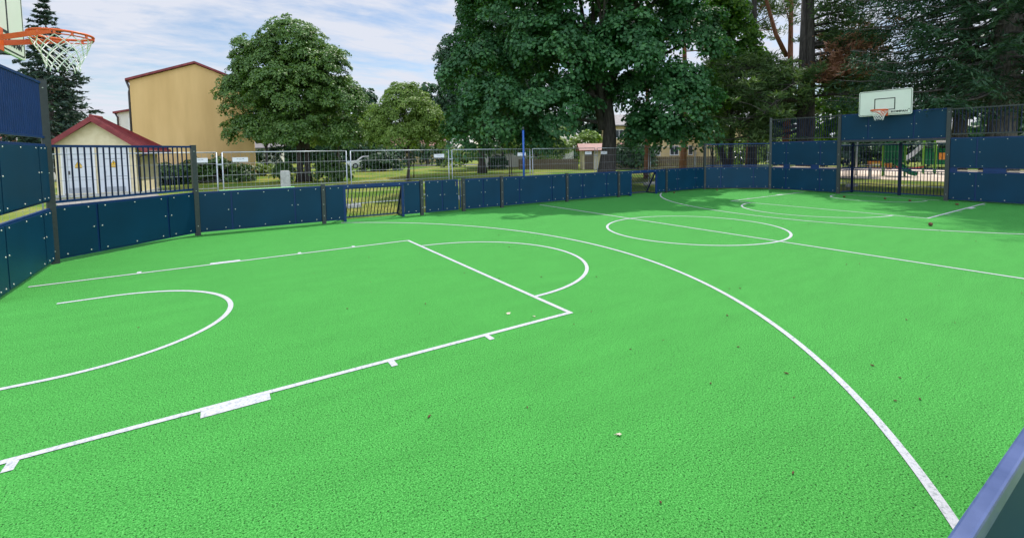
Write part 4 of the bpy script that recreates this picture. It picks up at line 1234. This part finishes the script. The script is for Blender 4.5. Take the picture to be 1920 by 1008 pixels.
b = MB(); b.tube([(-KW / 2, -0.33, RH + 0.13), (-KW / 2, 0.8, RH + 0.13)], 0.06, 8); b.build('ridge_cap', M['red'], rf)
b = MB()
xe = 0.54; ze = RH + 0.02 - sl * (KW / 2 + 0.52)
b.tube([(xe, -0.3, ze - 0.0), (xe, KD + 0.3, ze - 0.03)], 0.06, 8)
b.build('gutter', M['gutter'], k)
b = MB(); b.tube([(xe - 0.02, 0.1, ze - 0.03), (0.3, 0.12, ze - 0.12), (0.08, 0.14, ze - 0.22), (0.07, 0.14, 0.1)], 0.045, 8); b.build('downpipe', M['gutter'], k)
for x0, x1 in ((-2.50, -1.47), (-1.30, -0.27)):
    b = MB(); b.span((x0, -0.025, 0.16), (x1, 0.0, 2.12)); dd = b.build('door', M['door'], k, bevel=0.004)
    b = MB()
    b.span((x0 - 0.05, -0.045, 2.12), (x1 + 0.05, 0.0, 2.16)); b.span((x0 - 0.05, -0.045, 0.1), (x0, 0.0, 2.12)); b.span((x1, -0.045, 0.1), (x1 + 0.05, 0.0, 2.12))
    b.build('door_frame', M['frame'], dd)
    b = MB()
    b.span((x0 + 0.16, -0.031, 1.63), (x1 - 0.10, -0.026, 1.645)); b.span((x0 + 0.16, -0.031, 0.86), (x1 - 0.05, -0.026, 0.875)); b.span((x0 + 0.155, -0.031, 0.2), (x0 + 0.165, -0.026, 2.1))
    for i in range(5): b.span((x0 + 0.14, -0.033, 0.2 + i * 0.045), (x1 - 0.14, -0.026, 0.215 + i * 0.045))
    b.build('panel_seam', M['seam'], dd)
    b = MB(); b.span((x0 + 0.17, -0.06, 0.98), (x0 + 0.22, -0.026, 1.14)); b.build('handle', M['gutter'], dd)
    xc = (x0 + x1) / 2
    b = MB()
    b.prism([(xc - 0.115, 1.37), (xc + 0.115, 1.37), (xc, 1.575)], -0.034, -0.026, m=1)
    b.prism([(xc - 0.095, 1.381), (xc + 0.095, 1.381), (xc, 1.552)], -0.037, -0.0342, m=0)
    b.prism([(xc - 0.012, 1.40), (xc + 0.03, 1.46), (xc + 0.008, 1.463), (xc + 0.012, 1.515), (xc - 0.028, 1.45), (xc - 0.005, 1.448)], -0.040, -0.0372, m=1)
    b.span((xc - 0.115, -0.034, 1.255), (xc + 0.115, -0.026, 1.362), 0)
    b.span((xc - 0.085, -0.0365, 1.30), (xc + 0.085, -0.0342, 1.318), 1); b.span((xc - 0.115, -0.0365, 1.255), (xc + 0.115, -0.0342, 1.275), 1)
    b.build('warning_sign', [M['warn'], M['black']], dd)
b = MB(); b.span((-KW - 0.04, -0.04, 0), (0.04, KD + 0.04, 0.12)); b.build('plinth', M['concrete'], k)


def window(par, x, z, w, h, y=0.0, mull=1, axis='y'):
    """a framed window on the local front (y = const) facing -Y"""
    b = MB()
    fr = 0.07
    b.span((x - w / 2, y - 0.05, z), (x + w / 2, y - 0.004, z + fr)); b.span((x - w / 2, y - 0.05, z + h - fr), (x + w / 2, y - 0.004, z + h))
    b.span((x - w / 2, y - 0.05, z + fr), (x - w / 2 + fr, y - 0.004, z + h - fr)); b.span((x + w / 2 - fr, y - 0.05, z + fr), (x + w / 2, y - 0.004, z + h - fr))
    for i in range(mull):
        xm = x - w / 2 + w * (i + 1) / (mull + 1)
        b.span((xm - 0.03, y - 0.048, z + fr), (xm + 0.03, y - 0.004, z + h - fr))
    b.span((x - w / 2 - 0.05, y - 0.10, z - 0.05), (x + w / 2 + 0.05, y - 0.004, z - 0.002))
    f = b.build('window', M['frame'], par)
    b = MB(); b.span((x - w / 2 + fr, y - 0.022, z + fr), (x + w / 2 - fr, y - 0.012, z + h - fr)); b.build('pane', M['glass'], f)
    return f


def house(name, label, loc, rz, Wd, Dp, eh, rh, wall, roof, wins=(), ov=0.35, gable='front', door=None, base=None, mull=1, thick=0.14):
    """front on local y=0 facing -Y, x from 0 to Wd, depth Dp"""
    t = thing(name, label, 'building', (loc[0], loc[1], -0.03), rz)
    b = MB()
    if gable == 'front': b.prism([(0, 0), (Wd, 0), (Wd, eh), (Wd / 2, rh), (0, eh)], 0, Dp, axis=1)
    else:
        b.prism([(0, 0), (Dp, 0), (Dp, eh), (Dp / 2, rh), (0, eh)], 0, Wd, axis=0)
    b.build('wall', M[wall], t)
    b = MB()
    half = (Wd if gable == 'front' else Dp) / 2
    sl = (rh - eh) / half
    for s in (-1, 1):
        xe = half + ov
        def q(u, o): return (half + s * u, rh + 0.03 - sl * u + o)
        if gable == 'front': b.prism([q(0, 0), q(xe, 0), q(xe, thick), q(0, thick)], -ov * 0.6, Dp + ov * 0.6, axis=1)
        else: b.prism([q(0, 0), q(xe, 0), q(xe, thick), q(0, thick)], -ov, Wd + ov, axis=0)
    b.build('roof', M[roof], t)
    for x, z, w, h_ in wins: window(t, x, z, w, h_, mull=mull)
    if door:
        x, w, h_ = door
        b = MB(); b.span((x - w / 2, -0.05, 0), (x + w / 2, -0.004, h_)); b.build('door', M['brownwood'], t)
    return t


# ochre building: blank gable wall, left wing behind it
u = np.array([math.cos(TH), math.sin(TH)]); vv = np.array([-math.sin(TH), math.cos(TH)])
TB = R(-3.5); u = np.array([math.cos(TB), math.sin(TB)])
PR = np.array([-6.25, 29.6]); WB = 6.3
PLc = PR - u * WB
ob = thing('apartment_house', 'large ochre house with a blank streaked gable and red roof edge', 'building', (PLc[0], PLc[1], -0.03), TB)
EHB, RHB = 6.25, 7.48
b = MB(); b.prism([(0, 0), (WB, 0), (WB, EHB), (WB / 2 + 0.1, RHB), (0, EHB)], 0, 13); b.build('wall', M['ochre'], ob)
b = MB()
for s in (-1, 1):
    half = WB / 2 + (0.1 if s < 0 else -0.1); sl = (RHB - EHB) / half
    xe = half + 0.18
    def q(u_, o): return (WB / 2 + 0.1 + s * u_, RHB + 0.03 - sl * u_ + o)
    b.prism([q(0, 0), q(xe, 0), q(xe, 0.13), q(0, 0.13)], -0.16, 13.2)
b.build('roof', M['red'], ob)
b = MB(); b.tube([(-0.14, -0.05, EHB - 0.02), (-0.02, 0.06, EHB - 0.5), (-0.06, 0.06, EHB - 0.7), (-0.06, 0.06, 0.2)], 0.06, 8); b.build('downpipe', M['gutter'], ob)
b = MB(); b.prism([(-1.62, 0), (-0.01, 0), (-0.01, 5.05), (-1.62, 4.66)], 5.0, 12.0); b.build('wing_wall', M['white'], ob)
b = MB(); b.prism([(-1.84, 4.62), (-0.01, 5.06), (-0.01, 5.18), (-1.84, 4.74)], 4.8, 12.2); b.build('wing_roof', M['red'], ob)
window(ob, -0.62, 2.75, 0.9, 1.6, y=5.0, mull=1)
b = MB(); b.tube([(-1.74, 4.95, 4.66), (-1.62, 4.95, 4.36), (-1.62, 4.95, 0.2)], 0.05, 8); b.build('downpipe', M['gutter'], ob)
b = MB(); b.span((-0.03, -0.03, 0), (WB + 0.03, -0.004, 0.35)); b.build('plinth', M['concrete'], ob)

# pale houses beyond the maple
A_ = R(-34)
house('house', 'long yellow two-storey house behind the maple trunk', (34.0, 38.0), R(-33), 15, 9, 4.9, 6.4, 'yellow', 'greyroof',
      [(1.6 + 2.4 * i, 0.9, 1.15, 1.25) for i in range(6)] + [(1.6 + 2.4 * i, 3.2, 1.15, 1.1) for i in range(6)], gable='side', ov=0.5)
yg = house('house', 'yellow gable house seen behind the leaning trunk', (40.6, 27.6), R(-33), 6.2, 8, 4.2, 5.4, 'yellow', 'greyroof', [(2.6, 0.9, 1.1, 1.3), (4.6, 0.9, 1.1, 1.3)], gable='side', ov=0.4)
b = MB(); b.prism([(4.4, 3.0), (6.6, 2.4), (6.6, 2.52), (4.4, 3.12)], -1.2, -0.01); b.build('porch_roof', M['red'], yg)
house('shed', 'small cream hut with faded red roof left of the maple trunk', (18.6, 25.0), R(-34), 2.0, 2.2, 1.75, 2.2, 'cream', 'redpale', [], gable='side', ov=0.35, door=(0.55, 0.8, 1.6), thick=0.08)
house('shed', 'small cream hut with a low gabled red roof right of the maple trunk', (20.6, 23.4), R(-34), 2.5, 2.5, 1.75, 2.25, 'cream', 'redpale', [], gable='front', ov=0.25, thick=0.08)
house('house', 'low white house behind the brown board fence', (21.0, 43.0), R(-30), 9, 5, 2.4, 3.2, 'white', 'greyroof', [(2.0, 0.9, 1.0, 1.0), (4.6, 0.9, 1.0, 1.0), (7.0, 0.9, 1.0, 1.0)], gable='side')
house('house', 'low white house between the broad tree trunks, far off', (-9.0, 66.0), R(-10), 8, 6, 2.6, 3.6, 'white', 'greyroof', [(2, 0.9, 1.2, 1.2), (5, 0.9, 1.2, 1.2)], gable='side')
house('house', 'pale brick-roofed house far off between the park trees', (14.0, 66.0), R(-15), 9, 6, 2.8, 4.2, 'yellow', 'redpale', [(2, 0.9, 1.2, 1.2), (6, 0.9, 1.2, 1.2)], gable='side')
house('house', 'whitewashed house behind the left end wall, far off', (-36.0, 58.0), R(5), 10, 7, 3.2, 4.6, 'white', 'redpale', [(2.0, 1.0, 1.2, 1.2), (5, 1.0, 1.2, 1.2), (8, 1.0, 1.2, 1.2)], gable='side')


def board_fence(label, A, B, h):
    loc, L, rz = frame2(A, B)
    b = MB()
    n = int(L / 0.16)
    for i in range(n):
        x = L * (i + 0.5) / n
        b.box((x, 0, h / 2), (L / n - 0.015, 0.025, h + random.uniform(-0.03, 0.03)))
    for z in (0.3, h - 0.25): b.box((L / 2, 0.03, z), (L, 0.03, 0.08))
    o = b.build('board_fence', M['brownwood']); o.location = (loc[0], loc[1], -0.03); o.rotation_euler = (0, 0, rz)
    return tag(o, label, 'fence', 'brown board fences by the houses')


board_fence('brown board fence left of the cream hut, behind the blue pole', (15.0, 29.9), (18.6, 25.6), 0.95)
board_fence('brown board fence right of the second cream hut', (22.6, 21.6), (26.6, 15.6), 1.05)
# low pale wall by the houses
b = MB(); b.span((0, -0.08, 0), (4.6, 0.08, 1.35)); b.span((-0.03, -0.11, 1.35), (4.63, 0.11, 1.42))
o = b.build('garden_wall', M['white']); o.location = (15.6, 38.5, -0.03); o.rotation_euler = (0, 0, R(-38)); tag(o, 'low whitewashed garden wall behind the blue pole', 'wall')

# far grove closing the horizon: reads as one mass
n = 52000
ga = R(-52) + rng.random(n) * R(190)
gr = 92 + rng.random(n) * 22
hh = 4.2 + 2.2 * np.sin(ga * 9) + 1.6 * np.sin(ga * 23 + 1) + 1.2 * np.sin(ga * 51)
# keep it low behind the ochre house so the sky stays open there
az = ga
gz = rng.random(n) ** 0.9 * hh
gC = np.stack([-8 + gr * np.sin(az), -6 + gr * np.cos(az), gz], 1)
o = leaf_mesh('far_woods', gC, rng.normal(size=(n, 3)) + np.array([0, 0, 0.5]), rng.normal(size=(n, 3)), 1.0 + rng.random(n), 0.9, M['dark'], None)
tag(o, kind='stuff')

# ------------------------------------------------------------------ parked cars, far off
def car_master():
    t = thing('parked_car', 'x', 'car', group='cars parked beyond the lawn')
    b = MB()
    prof = [(-2.1, 0.28), (2.1, 0.28), (2.15, 0.55), (2.05, 0.78), (1.15, 0.92), (0.55, 1.38), (-0.95, 1.42), (-1.75, 0.98), (-2.1, 0.9)]
    b.prism(prof, -0.82, 0.82)
    body = b.build('body', M['carblack'], t, bevel=0.05)
    b = MB(); b.prism([(1.0, 0.95), (0.5, 1.33), (-0.9, 1.36), (-1.55, 0.98)], -0.825, 0.825); b.build('window', M['glass'], t)
    for x in (-1.35, 1.35):
        for y in (-0.78, 0.78):
            b = MB(); b.tube([(x, y - 0.1, 0.31), (x, y + 0.1, 0.31)], 0.31, 14); w = b.build('wheel', M['tyre'], t)
            b = MB(); b.tube([(x, y - 0.105, 0.31), (x, y + 0.105, 0.31)], 0.18, 12); b.build('rim', M['zinc'], w)
    for y in (-0.6, 0.6):
        b = MB(); b.span((2.08, y - 0.16, 0.60), (2.16, y + 0.16, 0.74)); b.build('headlight', M['carlamp'], t)
    return t, body


ca, cb = car_master()
ca.location = (33.2, 19.2, -0.03); ca.rotation_euler = (0, 0, R(215)); ca['label'] = 'black car parked behind the far corner railing'
c2 = copy_tree(ca, (6.0, 48.0, -0.03), R(170), 'white car parked far off behind the small round tree')
c3 = copy_tree(ca, (-18.2, 33.0, -0.03), R(80), 'white car parked left of the kiosk')
for c in (c2, c3):
    for ch in c.children:
        if ch.name.startswith('body'):
            ch.data = ch.data.copy(); ch.data.materials[0] = M['carwhite']

# ------------------------------------------------------------------ playground
def lay(px_r, d): return (-8.373 + 0.5507 * d + 0.8337 * px_r * d, -6.117 + 0.8345 * d - 0.5521 * px_r * d)


PX_ = VR - 0.81 * VD                     # local +Y points straight away from the court corner
aP = math.atan2(PX_[1], PX_[0])
x, y = lay((1676 - 979.6) / 864.3, 25.8)
t = thing('play_tower', 'green play tower with lime posts and a green slide, seen through the far goal', 'play tower', (x, y, -0.02), aP); t.scale = (0.8, 0.8, 1.0)
for px in (-0.6, 0.6):
    for py in (0.0, 1.1):
        b = MB(); b.span((px - 0.06, py - 0.06, 0), (px + 0.06, py + 0.06, 1.75)); b.build('post', M['lime'], t, bevel=0.01)
b = MB(); b.span((-0.54, 0.0, 0.75), (0.54, 1.1, 0.82)); b.build('platform', M['playgreen'], t)
for lo_, hi_ in (((-0.54, 0.02, 0.83), (0.54, 0.05, 1.75)), ((-0.54, 1.06, 0.83), (0.54, 1.09, 1.6)), ((-0.54, 0.055, 0.83), (-0.50, 1.05, 1.6))):
    b = MB(); b.span(lo_, hi_); b.build('panel', M['playgreen'], t)
b = MB(); b.prism([(-0.62, 1.76), (0.1, 1.98), (0.72, 1.62), (0.72, 1.68), (0.1, 2.04), (-0.62, 1.82)], -0.1, 1.2); b.build('roof', M['playgreen'], t)
b = MB(); b.box((-0.25, -0.02, 0.55), (0.3, 0.03, 0.35)); b.build('orange_panel', M['playorange'], t)
b = MB()
sp = [(-0.15, -0.25, 0.95), (0.15, -0.45, 0.72), (0.55, -0.6, 0.40), (0.95, -0.7, 0.14), (1.2, -0.75, 0.10)]
for i in range(4):
    b.beam(sp[i], sp[i + 1], 0.42, 0.05, 0)
    for s in (-0.21, 0.21):
        p_, q_ = Vector(sp[i]) + Vector((s * 0.4, s, 0.08)), Vector(sp[i + 1]) + Vector((s * 0.4, s, 0.08)); b.beam(p_, q_, 0.03, 0.18, 0)
b.build('slide', M['playgreen'], t)

x, y = lay((1752 - 979.6) / 864.3, 27.5)
t = thing('play_tower', 'larger play tower with orange panel and steel slide, right in the far goal', 'play tower', (x, y, -0.02), aP); t.scale = (0.8, 0.8, 1.0)
for px in (-0.6, 0.05, 0.95):
    for py in (0.0, 1.3):
        b = MB(); b.span((px - 0.06, py - 0.06, 0), (px + 0.06, py + 0.06, 2.05)); b.build('post', M['lime'], t, bevel=0.01)
b = MB(); b.span((-0.54, 0.0, 1.05), (0.9, 1.3, 1.12)); b.build('platform', M['playgreen'], t)
for lo_, hi_ in (((-0.52, 0.0, 0.55), (0.86, 0.04, 1.28)), ((-0.54, 1.28, 0.55), (0.9, 1.31, 1.5))):
    b = MB(); b.span(lo_, hi_); b.build('panel', M['playgreen'], t)
b = MB(); b.span((0.22, -0.06, 0.85), (0.9, -0.01, 1.25)); b.build('orange_panel', M['playorange'], t)
b = MB(); b.prism([(0.05, 1.85), (1.15, 1.85), (1.15, 2.1), (0.05, 2.1)], -0.1, 1.4); b.build('white_roof_board', M['frame'], t)
b = MB(); b.prism([(-0.1, 2.11), (1.3, 2.11), (1.1, 2.28), (0.1, 2.28)], -0.1, 1.4); b.build('red_roof', M['playred'], t)
b = MB()
sp = [(-0.5, 0.5, 1.75), (-0.75, 0.45, 1.55), (-1.3, 0.3, 1.05), (-1.75, 0.2, 0.75), (-2.2, 0.1, 0.62)]
for i in range(4):
    b.beam(sp[i], sp[i + 1], 0.5, 0.04, 0)
    for s in (-0.26, 0.26): b.beam(Vector(sp[i]) + Vector((0, s, 0.10)), Vector(sp[i + 1]) + Vector((0, s, 0.10)), 0.03, 0.24, 0)
b.span((-1.78, 0.15, 0), (-1.72, 0.21, 0.7), 0)
b.build('steel_slide', M['steel'], t)
b = MB(); b.tube([(-2.2, -0.3, 0.42), (-1.4, -0.3, 0.30), (-0.6, -0.3, 0.42)], 0.05, 8); b.build('rope_bridge', M['playred'], t)

x, y = lay((1644 - 979.6) / 864.3, 27.0)
t = thing('bench', 'orange slatted bench on the playground sand, left of the green slide', 'bench', (x, y, -0.02), aP); t.scale = (0.8, 0.8, 1.0)
b = MB(); b.span((-0.55, 0, 0.42), (0.55, 0.38, 0.46)); b.build('seat', M['playorange'], t)
b = MB(); b.span((-0.55, 0.38, 0.55), (0.55, 0.42, 0.66)); b.span((-0.55, 0.38, 0.70), (0.55, 0.42, 0.81)); b.build('backrest', M['playorange'], t)
for s in (-0.45, 0.45):
    b = MB(); b.span((s - 0.03, 0.05, 0), (s + 0.03, 0.1, 0.42)); b.span((s - 0.03, 0.425, 0), (s + 0.03, 0.46, 0.8)); b.build('leg', M['zinc'], t)
x, y = lay((1632 - 979.6) / 864.3, 24.6)
t = thing('picnic_table', 'small grey table at the edge of the playground sand', 'table', (x, y, -0.02), aP); t.scale = (0.8, 0.8, 1.0)
b = MB(); b.span((-0.5, -0.3, 0.68), (0.5, 0.3, 0.72)); b.build('tabletop', M['concrete'], t)
b = MB(); b.span((-0.08, -0.08, 0), (0.08, 0.08, 0.68)); b.build('leg', M['concrete'], t)
b = MB(); b.tube([(0, 0, 0), (0, 0, 2.2)], 0.05, 8); b.tube([(0, 0, 2.2), (0, 0, 2.42)], [0.11, 0.09], 10, 1)
x, y = lay((1606 - 979.6) / 864.3, 27); o = b.build('lamp_post', [M['zinc'], M['sign']]); o.location = (x, y, -0.02); tag(o, 'thin grey lamp post left of the orange bench', 'lamp post')

# ------------------------------------------------------------------ litter on the court
def cone_mesh(sz):
    b = MB(); n = 7
    prof = [(0.0, 0.25), (0.2, 0.8), (0.5, 1.0), (0.8, 0.7), (1.0, 0.12)]
    b.tube([(sz * (u - 0.5) * 2.1, sz * 0.1 * math.sin(u * 5), sz * 0.62) for u, _ in prof], [sz * 0.62 * w for _, w in prof], n)
    return b


c0 = cone_mesh(0.020).build('cone_scrap', M['cone'])
spots = [(-3.31, -2.93), (-4.9, -4.4), (-3.2, -3.0), (-3.0, -2.6), (-2.2, -2.4), (-5.9, -3.2), (-4.3, -4.9), (-1.9, -3.6), (-4.7, -5.0), (-5.2, -4.6)]
for i in range(104):
    if i < 50: spots.append((random.uniform(-7.5, 3.5), random.uniform(-5.2, 1.5)))
    else: spots.append((random.uniform(-9.3, 9.3), random.uniform(-5.2, 5.2)))
for i, (x, y) in enumerate(spots):
    o = c0 if i == 0 else c0.copy()
    if i: COL.objects.link(o)
    s = random.choice((0.22, 0.28, 0.34, 0.42, 0.52))
    o.location = (x, y, 0.004); o.rotation_euler = (0, 0, random.random() * 6.28); o.scale = (s * random.uniform(0.8, 1.7), s, s * 0.8)
    tag(o, 'tiny brown cone scrap lying on the green court', 'cone scrap', 'brown scraps scattered on the court')
b = MB(); 
b.tube([(-0.036, 0, 0.03), (-0.022, 0, 0.032), (0.0, 0, 0.034), (0.022, 0, 0.032), (0.038, 0, 0.03)], [0.012, 0.028, 0.033, 0.026, 0.006], 9)
big = b.build('pine_cone', M['cone'])
for i, (x, y, lab) in enumerate([(4.03, -2.83, 'dark pine cone on the open right part of the court'), (8.95, 0.72, 'dark pine cone on the far goal area, left one'), (9.25, -0.30, 'dark pine cone on the far goal area, middle one'), (9.1, -0.98, 'dark pine cone at the end of the far goal arc'), (8.9, -2.1, 'dark pine cone left of the far lane line end'), (8.2, 4.9, 'dark pine cone by the far corner panel'), (6.15, 5.35, 'dark pine cone by the far small goal')]):
    o = big if i == 0 else big.copy()
    if i: COL.objects.link(o)
    o.location = (x, y, 0.0); o.rotation_euler = (0, 0, i * 1.3); o.scale = (1.25, 1.25, 1.2) if i == 0 else (1.1, 1.1, 0.8)
    tag(o, lab, 'pine cone', 'pine cones on the court')


def dry_leaf(x, y, s, lab, rz):
    b = MB()
    ps = [(math.cos(a) * s * (1 if i % 2 else 0.55), math.sin(a) * s * (1 if i % 2 else 0.55), 0.004 + 0.35 * s * random.random()) for i, a in enumerate(np.linspace(0, 2 * pi, 11)[:-1])]
    c = (0, 0, 0.012)
    for i in range(10): b.face([c, ps[i], ps[(i + 1) % 10]])
    b.tube([(s * 0.4, 0, 0.010), (s * 1.6, 0.01, 0.006)], 0.002, 4)
    o = b.build('dry_leaf', M['deadleaf']); o.location = (x, y, 0.002); o.rotation_euler = (0, 0, rz)
    tag(o, lab, 'leaf', 'dry leaves on the court')


dry_leaf(-5.92, -2.10, 0.028, 'crumpled pale leaf just inside the near free throw corner', 0.4)
dry_leaf(-5.75, -2.33, 0.014, 'tiny pale leaf scrap beside the near lane line', 1.4)
dry_leaf(-6.46, -4.22, 0.018, 'curled pinkish leaf in the foreground of the court', 2.4)
